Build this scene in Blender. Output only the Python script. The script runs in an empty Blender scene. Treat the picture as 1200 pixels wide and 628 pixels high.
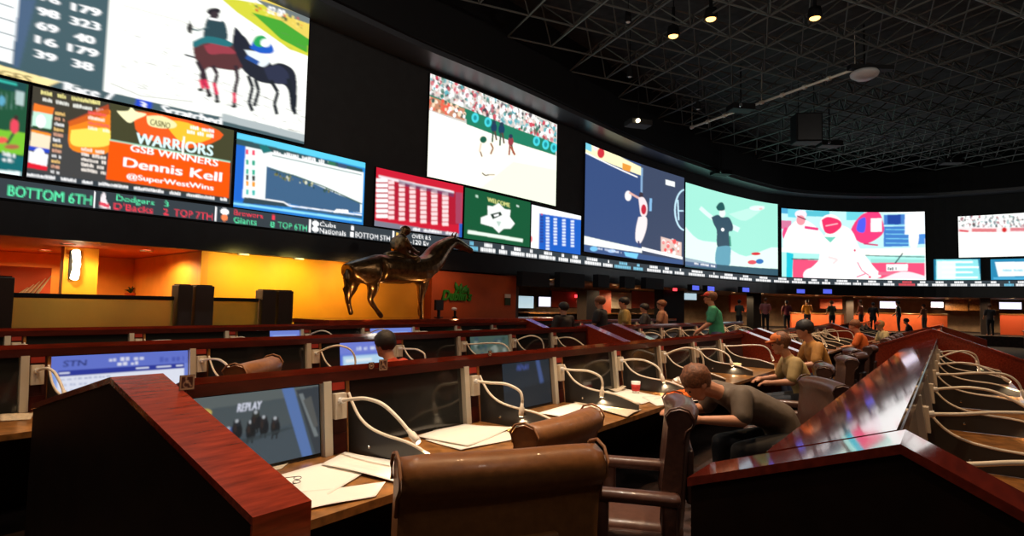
import bpy, bmesh, math, random
import numpy as np
from mathutils import Vector, Matrix
random.seed(4)
PI = math.pi
C = bpy.context.scene.collection
# ------------------------------------------------------------------ camera, world, exposure
FPX = 700.0; PITCH = math.radians(3.51); ROLL = math.radians(1.3); EYE = 1.66
cam = bpy.data.cameras.new('camera'); camo = bpy.data.objects.new('camera', cam); C.objects.link(camo)
cam.sensor_width = 36; cam.lens = 36 * FPX / 1200; cam.clip_end = 300; cam.clip_start = 0.05
camR = Matrix.Rotation(PI / 2 + PITCH, 3, 'X') @ Matrix.Rotation(ROLL, 3, 'Z')
camo.matrix_world = Matrix.Translation((0, 0, EYE)) @ camR.to_4x4()
bpy.context.scene.camera = camo
vs = bpy.context.scene.view_settings
vs.view_transform = 'Standard'; vs.look = 'None'; vs.gamma = 1; vs.exposure = 0.0; vs.use_curve_mapping = False
w = bpy.data.worlds.new('world'); bpy.context.scene.world = w; w.use_nodes = True
w.node_tree.nodes['Background'].inputs[0].default_value = (0.55, 0.5, 0.45, 1)
w.node_tree.nodes['Background'].inputs[1].default_value = 0.003
bpy.context.scene.cycles.max_bounces = 5
bpy.context.scene.cycles.sample_clamp_indirect = 4
SCREEN_GAIN = 1.25

AL = math.atan(510 / 700.0)
U = Vector((math.sin(AL), math.cos(AL), 0)); N = Vector((-math.cos(AL), math.sin(AL), 0))
ROWROT = math.atan2(U.y, U.x)
def P(s, t, z=0.0):
    return U * s + N * t + Vector((0, 0, z))
def ray(x, y):
    return camR @ Vector(((x - 600) / FPX, -(y - 314) / FPX, -1.0))
def at_h(x, y, h):
    d = ray(x, y); return Vector((0, 0, EYE)) + d * ((h - EYE) / d.z)
def at_t(x, y, t):
    d = ray(x, y); return Vector((0, 0, EYE)) + d * (t / d.dot(N))

# large lamps of the room: rows of ceiling downlights (their cans are built further down)
def spot(loc, target, power, color, size=1.2, blend=0.6, radius=0.1, name='spot_light'):
    l = bpy.data.lights.new(name, 'SPOT'); l.energy = power; l.color = color; l.spot_size = size; l.spot_blend = blend
    l.shadow_soft_size = radius
    o = bpy.data.objects.new(name, l); C.objects.link(o); o.location = loc
    o.rotation_euler = (Vector(target) - Vector(loc)).to_track_quat('-Z', 'Y').to_euler(); return o
WARM = (1.0, 0.62, 0.32)
DOWN = [(0.6, 3.0, 9.8), (-3.2, 3.4, 9.8), (3.6, 5.4, 9.8), (5.31, 15.96, 9.75), (4.57, 17.05, 9.75), (8.08, 15.78, 9.75),
        (-1.5, 8.5, 9.8), (6.5, 10.0, 9.8), (12.0, 12.0, 9.8), (14.5, 20.0, 9.8)]
POW = [x * 1.7 for x in (650, 650, 600, 900, 600, 900, 700, 900, 900, 900)]
for s_ in (3.0, 5.6, 8.4, 10.8):   # narrow ceiling spots over the front worktop
    q_ = P(s_, 2.4); spot((q_.x, q_.y, 9.7), (q_.x, q_.y, .7), 1900, (1, .88, .74), .46, .7, .06)
for p, e in zip(DOWN, POW):
    spot((p[0], p[1], p[2] - .1), (p[0], p[1], 0), e, WARM, 1.3, .7, .08)

# added fill lights in globes, unseen above the frame, lifting the dark room
FILL_PTS = [(-5, 1.5, 8.6), (3.0, -2.0, 8.6), (6.5, 8.5, 9.2), (15, 11, 9.6), (-3, 7.5, 9.0)]
for p in FILL_PTS:
    l = bpy.data.lights.new('fill_light', 'POINT'); l.energy = 230; l.color = (1, .9, .78); l.shadow_soft_size = .22
    o = bpy.data.objects.new('fill_light', l); C.objects.link(o); o.location = (p[0], p[1], p[2] - .35)
# ------------------------------------------------------------------ materials
def lin(c):
    return tuple((x / 12.92 if x <= .04045 else ((x + .055) / 1.055) ** 2.4) for x in c)
def rgb(r, g, b):
    return lin((r / 255, g / 255, b / 255))
def mat(name, col, rough=.5, metal=0, coat=0, spec=.5, emit=None, es=0, noise=0, nscale=20, stretch=None, bump=0, alpha=None, trans=0):
    m = bpy.data.materials.new(name); m.use_nodes = True; nt = m.node_tree; b = nt.nodes['Principled BSDF']
    b.inputs['Base Color'].default_value = (*col, 1); b.inputs['Roughness'].default_value = rough
    b.inputs['Metallic'].default_value = metal; b.inputs['Coat Weight'].default_value = coat
    b.inputs['Coat Roughness'].default_value = .05
    b.inputs['Specular IOR Level'].default_value = spec; b.inputs['Transmission Weight'].default_value = trans
    if emit:
        b.inputs['Emission Color'].default_value = (*emit, 1); b.inputs['Emission Strength'].default_value = es
    if noise or bump:
        tc = nt.nodes.new('ShaderNodeTexCoord'); mp = nt.nodes.new('ShaderNodeMapping'); nz = nt.nodes.new('ShaderNodeTexNoise')
        nt.links.new(tc.outputs['Object'], mp.inputs[0]); nt.links.new(mp.outputs[0], nz.inputs[0])
        nz.inputs['Scale'].default_value = nscale; nz.inputs['Detail'].default_value = 4
        if stretch: mp.inputs['Scale'].default_value = stretch
        if noise:
            r = nt.nodes.new('ShaderNodeValToRGB'); nt.links.new(nz.outputs[0], r.inputs[0])
            r.color_ramp.elements[0].position = .3; r.color_ramp.elements[1].position = .7
            r.color_ramp.elements[0].color = (*[c * (1 - noise) for c in col], 1)
            r.color_ramp.elements[1].color = (*[min(1, c * (1 + noise)) for c in col], 1)
            nt.links.new(r.outputs[0], b.inputs['Base Color'])
        if bump:
            bp = nt.nodes.new('ShaderNodeBump'); bp.inputs['Strength'].default_value = bump; bp.inputs['Distance'].default_value = .01
            nt.links.new(nz.outputs[0], bp.inputs['Height']); nt.links.new(bp.outputs[0], b.inputs['Normal'])
    return m
M = {}
M['cherry'] = mat('cherry_wood', (.26, .028, .010), .22, coat=.6, noise=.35, nscale=6, stretch=(1, 7, 7))
M['lacquer'] = mat('lacquered_cherry', (.20, .020, .008), .08, coat=1, noise=.3, nscale=5, stretch=(1, 6, 6), bump=.02)
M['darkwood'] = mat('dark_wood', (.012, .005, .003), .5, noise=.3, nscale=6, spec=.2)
M['ledge'] = mat('ledge_wood', (.065, .010, .006), .3, coat=.3, noise=.3, nscale=5, stretch=(1, 6, 6))
M['desk'] = mat('burl_desk', (.30, .13, .035), .3, coat=.4, noise=.5, nscale=14)
M['glass'] = mat('black_glass', (.020, .021, .020), .09, spec=.7)
M['fin'] = mat('black_fin', (.03, .03, .03), .3)
M['alu'] = mat('brushed_aluminium', (.80, .74, .60), .35, metal=.25)
M['box'] = mat('post_box', (.05, .010, .007), .35)
M['plate'] = mat('outlet_plate', (.75, .66, .52), .4)
M['redlabel'] = mat('label_red', (.35, .03, .015), .4)
M['lamp'] = mat('lamp_cream', (.85, .76, .62), .4)
M['lampglow'] = mat('lamp_lens', (.9, .8, .6), .4, emit=(1, .75, .45), es=6)
M['leather'] = mat('brown_leather', (.27, .105, .03), .42, noise=.15, nscale=30, bump=.15, coat=.1)
M['leather2'] = mat('dark_leather', (.085, .036, .024), .38, noise=.15, nscale=30, bump=.15, coat=.15)
M['black'] = mat('matt_black', (.008, .008, .009), .6, spec=.2)
M['wallblack'] = mat('black_wall', (.017, .017, .018), .7, noise=.2, nscale=3)
M['fascia'] = mat('black_fascia', (.014, .015, .018), .35, noise=.2, nscale=3)
M['soffit'] = mat('glossy_soffit', (.05, .055, .065), .34, spec=.6)
M['deck'] = mat('ceiling_deck', (.030, .034, .034), .8, noise=.5, nscale=3)
M['truss'] = mat('truss_steel', (.12, .13, .12), .5, metal=.3)
M['carpet'] = mat('dark_carpet', (.02, .008, .006), .95, noise=.6, nscale=8)
M['bronze'] = mat('bronze', (.16, .085, .035), .28, metal=.9, noise=.5, nscale=9)
M['orange'] = mat('orange_paint', (.85, .30, .03), .6, noise=.08, nscale=2)
M['burnt'] = mat('burnt_orange_paint', (.50, .085, .015), .6, noise=.1, nscale=2)
M['yellow'] = mat('yellow_paint', (.85, .36, .015), .6, noise=.05, nscale=2)
M['redorange'] = mat('red_orange_paint', (.6, .08, .015), .6)
M['beige'] = mat('beige_paint', (.35, .24, .15), .7, noise=.2, nscale=3)
M['taupe'] = mat('taupe_column', (.07, .05, .04), .5)
M['railglass'] = mat('smoked_glass', (.40, .36, .10), .5, trans=.7, noise=.1, nscale=2)
M['blockwood'] = mat('newel_wood', (.035, .02, .012), .4)
M['paper'] = mat('paper', (.86, .82, .74), .6)
M['paper2'] = mat('newsprint', (.62, .52, .38), .7, noise=.2, nscale=60)
M['white'] = mat('white_plastic', (.8, .8, .78), .4)
M['green'] = mat('green_sign', (.03, .28, .03), .4)
M['skin'] = mat('skin', (.55, .25, .14), .5)
M['hairbrown'] = mat('brown_hair', (.17, .06, .022), .6, noise=.5, nscale=60, bump=.5)
M['hairblack'] = mat('black_hair', (.015, .01, .008), .6, bump=.4, nscale=60)
M['hairblond'] = mat('fair_hair', (.5, .28, .1), .6, bump=.4, nscale=60)
M['glowwarm'] = mat('lamp_glow', (1, .9, .7), .4, emit=(1, .82, .5), es=8)
M['glowamber'] = mat('can_glow', (1, .7, .4), .4, emit=(1, .50, .14), es=4)
M['dome'] = mat('dome_white', (.6, .6, .6), .4)
M['redglow'] = mat('red_glow', (1, .1, .1), .4, emit=(1, .06, .08), es=2)
M['chrome'] = mat('chrome', (.6, .6, .6), .2, metal=1)
M['plant'] = mat('leaf', (.02, .05, .01), .5)
_cm = {}
def colmat(r, g, b, rough=.7):
    k = (r, g, b)
    if k not in _cm: _cm[k] = mat('cloth', rgb(r, g, b), rough, noise=.12, nscale=20)
    return _cm[k]
def attr_mat(name, emission, gain=1.0):
    m = bpy.data.materials.new(name); m.use_nodes = True; nt = m.node_tree; b = nt.nodes['Principled BSDF']
    a = nt.nodes.new('ShaderNodeAttribute'); a.attribute_name = 'col'
    if emission:
        b.inputs['Base Color'].default_value = (.01, .01, .01, 1); b.inputs['Roughness'].default_value = .4
        b.inputs['Specular IOR Level'].default_value = .1
        nt.links.new(a.outputs['Color'], b.inputs['Emission Color']); b.inputs['Emission Strength'].default_value = gain
    else:
        nt.links.new(a.outputs['Color'], b.inputs['Base Color']); b.inputs['Roughness'].default_value = .4
    return m
M['screen'] = attr_mat('screen_picture', True, SCREEN_GAIN)
M['monitor'] = attr_mat('monitor_picture', True, .85)
M['decal'] = attr_mat('decal', False)

# ------------------------------------------------------------------ mesh helpers
def obj(name, bm, m, parent=None, smooth=False, loc=None):
    me = bpy.data.meshes.new(name); bmesh.ops.recalc_face_normals(bm, faces=bm.faces); bm.to_mesh(me); bm.free()
    if isinstance(m, (list, tuple)):
        for x in m: me.materials.append(x)
    else: me.materials.append(m)
    if smooth:
        for p in me.polygons: p.use_smooth = True
    o = bpy.data.objects.new(name, me); C.objects.link(o)
    if parent is not None: o.parent = parent
    if loc is not None: o.location = loc
    return o
def tag(o, label, cat, group=None):
    o['label'] = label; o['category'] = cat
    if group: o['group'] = group
    return o
def struct(o):
    o['kind'] = 'structure'; return o
def thing(name, label, cat, loc=(0, 0, 0), rotz=0, group=None):
    o = bpy.data.objects.new(name, None); C.objects.link(o); o.location = loc; o.rotation_euler = (0, 0, rotz)
    o.empty_display_size = .1
    return tag(o, label, cat, group)
def box(bm, x0, x1, y0, y1, z0, z1, bev=0, mi=0):
    r = bmesh.ops.create_cube(bm, size=1)
    for v in r['verts']:
        v.co = Vector(((x0 + x1) / 2 + v.co.x * (x1 - x0), (y0 + y1) / 2 + v.co.y * (y1 - y0), (z0 + z1) / 2 + v.co.z * (z1 - z0)))
    fs = set(f for v in r['verts'] for f in v.link_faces)
    for f in fs: f.material_index = mi
    if bev:
        es = set(e for v in r['verts'] for e in v.link_edges)
        bmesh.ops.bevel(bm, geom=list(es), offset=bev, segments=2, affect='EDGES', profile=.5)
def prism(bm, pts, axis, a0, a1, mi=0):
    """pts: 2D polygon; extruded along axis between a0 and a1. axis x: pts=(y,z); y: (x,z); z: (x,y)"""
    def mk(p, a):
        return {'x': (a, p[0], p[1]), 'y': (p[0], a, p[1]), 'z': (p[0], p[1], a)}[axis]
    v0 = [bm.verts.new(mk(p, a0)) for p in pts]; v1 = [bm.verts.new(mk(p, a1)) for p in pts]
    k = len(pts); fs = [bm.faces.new(v0), bm.faces.new(v1[::-1])]
    for i in range(k): fs.append(bm.faces.new((v0[i], v0[(i + 1) % k], v1[(i + 1) % k], v1[i])))
    for f in fs: f.material_index = mi
    return fs
def tube(bm, pts, r, seg=8, caps=True, r2=None):
    pts = [Vector(p) for p in pts]; rings = []; up = Vector((0, 0, 1)); n_ = len(pts)
    for i, p in enumerate(pts):
        d = (pts[min(i + 1, n_ - 1)] - pts[max(i - 1, 0)]).normalized()
        a = d.cross(up)
        if a.length < .05: a = d.cross(Vector((1, 0, 0)))
        a.normalize(); b = a.cross(d).normalized()
        rr = r[i] if isinstance(r, (list, tuple)) else (r if r2 is None else r + (r2 - r) * i / (n_ - 1))
        rings.append([bm.verts.new(p + (a * math.cos(2 * PI * k / seg) + b * math.sin(2 * PI * k / seg)) * rr) for k in range(seg)])
    for i in range(n_ - 1):
        for k in range(seg): bm.faces.new((rings[i][k], rings[i][(k + 1) % seg], rings[i + 1][(k + 1) % seg], rings[i + 1][k]))
    if caps: bm.faces.new(rings[0][::-1]); bm.faces.new(rings[-1])
def lathe(bm, prof, seg=20, c=(0, 0)):
    rings = []
    for r, z in prof: rings.append([bm.verts.new((c[0] + r * math.cos(2 * PI * k / seg), c[1] + r * math.sin(2 * PI * k / seg), z)) for k in range(seg)])
    for i in range(len(rings) - 1):
        for k in range(seg): bm.faces.new((rings[i][k], rings[i][(k + 1) % seg], rings[i + 1][(k + 1) % seg], rings[i + 1][k]))
    bm.faces.new(rings[0][::-1]); bm.faces.new(rings[-1])
def ball(bm, c, r, seg=12):
    q = bmesh.ops.create_uvsphere(bm, u_segments=seg, v_segments=max(6, seg * 2 // 3), radius=1)
    rr = r if isinstance(r, (tuple, list)) else (r, r, r)
    for v in q['verts']: v.co = Vector((c[0] + v.co.x * rr[0], c[1] + v.co.y * rr[1], c[2] + v.co.z * rr[2]))
def crom(pts, sub=8):
    out = []; n_ = len(pts); pts = [Vector(p) for p in pts]
    for i in range(n_ - 1):
        p0, p1, p2, p3 = pts[max(i - 1, 0)], pts[i], pts[i + 1], pts[min(i + 2, n_ - 1)]
        for k in range(sub):
            t = k / sub
            out.append(.5 * ((2 * p1) + (p2 - p0) * t + (2 * p0 - 5 * p1 + 4 * p2 - p3) * t * t + (3 * p1 - p0 - 3 * p2 + p3) * t ** 3))
    out.append(pts[-1]); return out
def NB(): return bmesh.new()

# ------------------------------------------------------------------ picture canvases (drawn with shapes, stored as mesh colours)
_glyph = {}
def glyphs(s, bold=.02):
    k = (s, bold)
    if k in _glyph: return _glyph[k]
    cu = bpy.data.curves.new('txt', 'FONT'); cu.body = s; cu.offset = bold; cu.resolution_u = 3
    o = bpy.data.objects.new('txt', cu); C.objects.link(o)
    dg = bpy.context.evaluated_depsgraph_get(); dg.update()
    ev = o.evaluated_get(dg); me = ev.to_mesh(); me.calc_loop_triangles()
    co = np.array([v.co[:2] for v in me.vertices]) if len(me.vertices) else np.zeros((0, 2))
    tr = np.array([t.vertices[:] for t in me.loop_triangles])
    ev.to_mesh_clear(); bpy.data.objects.remove(o); bpy.data.curves.remove(cu)
    if len(co):
        x0, x1 = co[:, 0].min(), co[:, 0].max()
        co[:, 0] = (co[:, 0] - x0) / max(1e-6, x1 - x0); co[:, 1] = 1 - co[:, 1] / .72
    _glyph[k] = (co, tr); return co, tr
def homography(src):
    dst = [(0, 0), (1, 0), (1, 1), (0, 1)]; A = []; B = []
    for (x, y), (a, b) in zip(src, dst):
        A.append([x, y, 1, 0, 0, 0, -a * x, -a * y]); B.append(a)
        A.append([0, 0, 0, x, y, 1, -b * x, -b * y]); B.append(b)
    h = np.linalg.solve(np.array(A, float), np.array(B, float)); return np.append(h, 1).reshape(3, 3)
class Canvas:
    """u right, v down; shapes are given in a quad's own coordinates (corners TL TR BR BL)"""
    def __init__(s, w, h, quad=((0, 0), (1, 0), (1, 1), (0, 1)), bg=(0, 0, 0), f=None):
        s.w, s.h = w * 2, h * 2; s.a = np.zeros((s.h, s.w, 3)); s.a[:] = rgb(*bg); s.H = homography(quad); s.f = f; s.blur = f is None
    def m(s, p):
        p = np.array(p, float).reshape(-1, 2)
        if s.f: q = np.array([s.f(*x) for x in p])
        else:
            q = np.c_[p, np.ones(len(p))] @ s.H.T; q = q[:, :2] / q[:, 2:]
        return q * [s.w, s.h]
    def fill(s, q, col, alpha=1.0):
        x0, y0 = np.floor(q.min(0)).astype(int); x1, y1 = np.ceil(q.max(0)).astype(int)
        x0, y0 = max(0, x0), max(0, y0); x1, y1 = min(s.w, x1 + 1), min(s.h, y1 + 1)
        if x1 <= x0 or y1 <= y0: return
        X, Y = np.meshgrid(np.arange(x0, x1) + .5, np.arange(y0, y1) + .5); ins = np.zeros(X.shape, bool)
        n_ = len(q)
        for i in range(n_):
            xa, ya = q[i]; xb, yb = q[(i + 1) % n_]
            if ya == yb: continue
            c = ((ya > Y) != (yb > Y)) & (X < (xb - xa) * (Y - ya) / (yb - ya) + xa); ins ^= c
        sub = s.a[y0:y1, x0:x1]; sub[ins] = sub[ins] * (1 - alpha) + np.array(rgb(*col)) * alpha
    def poly(s, pts, col, alpha=1.0): s.fill(s.m(pts), col, alpha)
    def smooth(s, pts, col, alpha=1.0):
        s.poly([tuple(p)[:2] for p in crom([(x, y, 0) for x, y in pts] + [(*pts[0], 0)], 4)], col, alpha)
    def rect(s, x0, y0, x1, y1, col, alpha=1.0): s.poly([(x0, y0), (x1, y0), (x1, y1), (x0, y1)], col, alpha)
    def ell(s, x, y, rx, ry, col, alpha=1.0):
        s.poly([(x + rx * math.cos(k * PI / 10), y + ry * math.sin(k * PI / 10)) for k in range(20)], col, alpha)
    def line(s, pts, wd, col, alpha=1.0):
        for (xa, ya), (xb, yb) in zip(pts[:-1], pts[1:]):
            d = math.hypot(xb - xa, yb - ya) or 1; nx, ny = -(yb - ya) / d * wd / 2, (xb - xa) / d * wd / 2
            s.poly([(xa + nx, ya + ny), (xb + nx, yb + ny), (xb - nx, yb - ny), (xa - nx, ya - ny)], col, alpha)
    def text(s, t, TL, TR, BL, col, bold=.02):
        co, tr = glyphs(t, 0)
        if not len(co): return
        TL, TR, BL = np.array(TL, float), np.array(TR, float), np.array(BL, float)
        q = s.m(TL + co[:, :1] * (TR - TL) + co[:, 1:] * (BL - TL)); e = bold * .6 * abs(q[:, 1].max() - q[:, 1].min()) / .8
        for dx in ((-e, 0, e) if e > .3 else (0,)):
            for a in tr: s.fill(q[a] + [dx, 0], col)
    def out(s):
        a = s.a; a = (a[0::2, 0::2] + a[1::2, 0::2] + a[0::2, 1::2] + a[1::2, 1::2]) / 4
        if s.blur:
            for ax in (0, 1):
                p = np.concatenate([a.take([0], ax), a, a.take([-1], ax)], ax); k = a.shape[ax]
                a = .5 * a + .25 * p.take(range(0, k), ax) + .25 * p.take(range(2, k + 2), ax)
        return a
def grid_mesh(name, cv, fn, m, parent=None):
    """picture surface: fn(u, v) -> point, v down"""
    img = cv.out(); h, w = img.shape[:2]
    us = (np.arange(w) + .5) / w; us[0] = 0; us[-1] = 1; vv = (np.arange(h) + .5) / h; vv[0] = 0; vv[-1] = 1
    co = np.array([fn(u_, v_) for v_ in vv for u_ in us], dtype=np.float32)
    idx = np.arange(w * h).reshape(h, w)
    f = np.stack([idx[:-1, :-1], idx[1:, :-1], idx[1:, 1:], idx[:-1, 1:]], -1).reshape(-1, 4)
    me = bpy.data.meshes.new(name); me.vertices.add(w * h); me.vertices.foreach_set('co', co.ravel())
    me.loops.add(len(f) * 4); me.loops.foreach_set('vertex_index', f.ravel().astype(np.int32))
    me.polygons.add(len(f)); me.polygons.foreach_set('loop_start', np.arange(0, len(f) * 4, 4, dtype=np.int32))
    try: me.polygons.foreach_set('loop_total', np.full(len(f), 4, dtype=np.int32))
    except Exception: pass
    me.update(calc_edges=True); me.validate()
    at = me.attributes.new('col', 'FLOAT_COLOR', 'POINT')
    at.data.foreach_set('color', np.concatenate([img.reshape(-1, 3), np.ones((w * h, 1))], 1).astype(np.float32).ravel())
    me.materials.append(m); o = bpy.data.objects.new(name, me); C.objects.link(o)
    if parent is not None: o.parent = parent
    return o

# ------------------------------------------------------------------ the curved video wall
WP = [P(-9, 13.15), P(-3, 13.08), (-8.73, 10.07, 0), (-7.44, 11.46, 0), (-5.74, 13.28, 0), (-3.32, 16.2, 0), (-1.09, 18.6, 0), (1.9, 22.15, 0), (5.0, 25.8, 0),
      (8.33, 29.09, 0), (12.0, 32.4, 0), (15.58, 34.77, 0), (19.92, 35.6, 0), (24.14, 34.92, 0), (27.74, 32.6, 0), (31.5, 28.5, 0), (34, 24, 0)]
WC = crom([Vector(p) for p in WP], 8)
WL = [0.0]
for a, b in zip(WC[:-1], WC[1:]): WL.append(WL[-1] + (b - a).length)
def wpt(a, off=0.0, z=0.0):
    """point on the wall at arc length a, off metres into the room"""
    a = min(max(a, 0), WL[-1] - 1e-4)
    i = max(0, min(len(WL) - 2, int(np.searchsorted(WL, a)) - 1)); k = (a - WL[i]) / (WL[i + 1] - WL[i])
    p = WC[i].lerp(WC[i + 1], k)
    def tn(j): return (WC[min(j + 1, len(WC) - 1)] - WC[max(j - 1, 0)]).normalized()
    d = tn(i).lerp(tn(i + 1), k).normalized()
    return p + Vector((d.y, -d.x, 0)) * off + Vector((0, 0, z))
def wall_arc(x, y=300, off=0.0):
    """arc length where the sight line through a photo column meets the wall"""
    d = ray(x, y); best = None
    for i in range(len(WC) - 1):
        p, q = wpt(WL[i], off), wpt(WL[i + 1], off)
        e = q - p; den = d.x * e.y - d.y * e.x
        if abs(den) < 1e-9: continue
        k = (p.x * e.y - p.y * e.x) / den; m_ = (p.x * d.y - p.y * d.x) / den
        if 0 <= m_ <= 1 and k > 0 and (best is None or k < best[0]): best = (k, WL[i] + m_ * (WL[i + 1] - WL[i]), EYE + k * d.z)
    return best[1], best[2]
def strip_mesh(name, a0, a1, prof, m, closed=True, step=.6, parent=None, smooth=False):
    """sweep a closed profile [(off,z)...] along the wall"""
    bm = NB(); n_ = max(2, int((a1 - a0) / step)); rings = []
    for i in range(n_ + 1):
        a = a0 + (a1 - a0) * i / n_
        rings.append([bm.verts.new(wpt(a, o_, z_)) for o_, z_ in prof])
    k = len(prof)
    for i in range(n_):
        for j in range(k if closed else k - 1):
            bm.faces.new((rings[i][j], rings[i][(j + 1) % k], rings[i + 1][(j + 1) % k], rings[i + 1][j]))
    if closed: bm.faces.new(rings[0][::-1]); bm.faces.new(rings[-1])
    return obj(name, bm, m, parent, smooth)
AEND = WL[-1]
FH = 2.66
struct(strip_mesh('wall_video', 0, AEND, [(0, FH), (-.3, FH), (-.3, 11), (0, 11)], M['wallblack']))
struct(strip_mesh('trim_1', 0, AEND, [(.12, FH - .02), (0.001, FH - .02), (0.001, 3.22), (.12, 3.22)], M['fascia']))
struct(strip_mesh('trim_2', 0, AEND, [(0.001, 8.45), (1.0, 8.45), (1.0, 11), (.9, 11), (.9, 8.55), (0.001, 8.55)], M['soffit']))
struct(strip_mesh('trim_3', 0, AEND, [(1.001, 8.6), (1.12, 8.6), (1.12, 11), (1.001, 11)], M['black']))

# ------------------------------------------------------------------ video screens
def proj(p):
    q = camR.transposed() @ (Vector(p) - Vector((0, 0, EYE))); return (600 + FPX * q.x / -q.z, 314 - FPX * q.y / -q.z)
def scr_place(TL, TR, BR, BL):
    a0 = (wall_arc(*TL)[0] + wall_arc(*BL)[0]) / 2; a1 = (wall_arc(*TR)[0] + wall_arc(*BR)[0]) / 2
    z1 = (wall_arc(*TL)[1] + wall_arc(*TR)[1]) / 2; z0 = (wall_arc(*BL)[1] + wall_arc(*BR)[1]) / 2
    return a0, a1, z0, z1
def quad_of(a0, a1, z0, z1):
    return [proj(wpt(a0, .06, z1)), proj(wpt(a1, .06, z1)), proj(wpt(a1, .06, z0)), proj(wpt(a0, .06, z0))]
def screen(name, place, res, bg, draw, label, frame=.015):
    a0, a1, z0, z1 = place
    cv = Canvas(res[0], res[1], quad_of(*place), bg); draw(cv)
    c = wpt((a0 + a1) / 2, 0, z0)
    t = thing(name, label, 'video screen', c)
    t.empty_display_size = .3
    def fn(u_, v_): return wpt(a0 + (a1 - a0) * u_, .06, z1 + (z0 - z1) * v_) - c
    grid_mesh('picture', cv, fn, M['screen'], t)
    hb = strip_mesh('housing', a0 - frame, a1 + frame, [(0.002, z0 - frame), (.052, z0 - frame), (.052, z1 + frame), (0.002, z1 + frame)], M['black'], step=.2, parent=t)
    for v in hb.data.vertices: v.co -= c
    return t
K = (20, 24, 26); W_ = (255, 255, 255)
def lerp2(a, b, k): return (a[0] + (b[0] - a[0]) * k, a[1] + (b[1] - a[1]) * k)
def speck(cv, quad, n_, cols, r, seed=1, asp=.7):
    rd = random.Random(seed); TL, TR, BR, BL = quad
    for i in range(n_):
        u_, v_ = rd.random(), rd.random(); p = lerp2(lerp2(TL, TR, u_), lerp2(BL, BR, u_), v_); k = r * rd.uniform(.5, 1.3)
        cv.ell(p[0], p[1], k * asp, k, rd.choice(cols), rd.uniform(.6, 1))
def smudge(cv, L, R, h, col, seed=1, gap=.25, words=8):
    """a line of small writing too blurred to read"""
    rd = random.Random(seed); x = 0.0
    while x < 1:
        wd = rd.uniform(.4, 1.4) / words; a = lerp2(L, R, x); b = lerp2(L, R, min(1, x + wd)); k = 0
        n_ = max(2, int(abs(b[0] - a[0]) / max(1.5, h * .45)))
        for j in range(n_):
            p = lerp2(a, b, (j + .1) / n_); q = lerp2(a, b, (j + .85) / n_); hh = h * rd.uniform(.7, 1)
            cv.poly([(p[0], p[1] - hh), (q[0], q[1] - hh), q, p], col, rd.uniform(.75, 1))
        x += wd + gap / words

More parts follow.
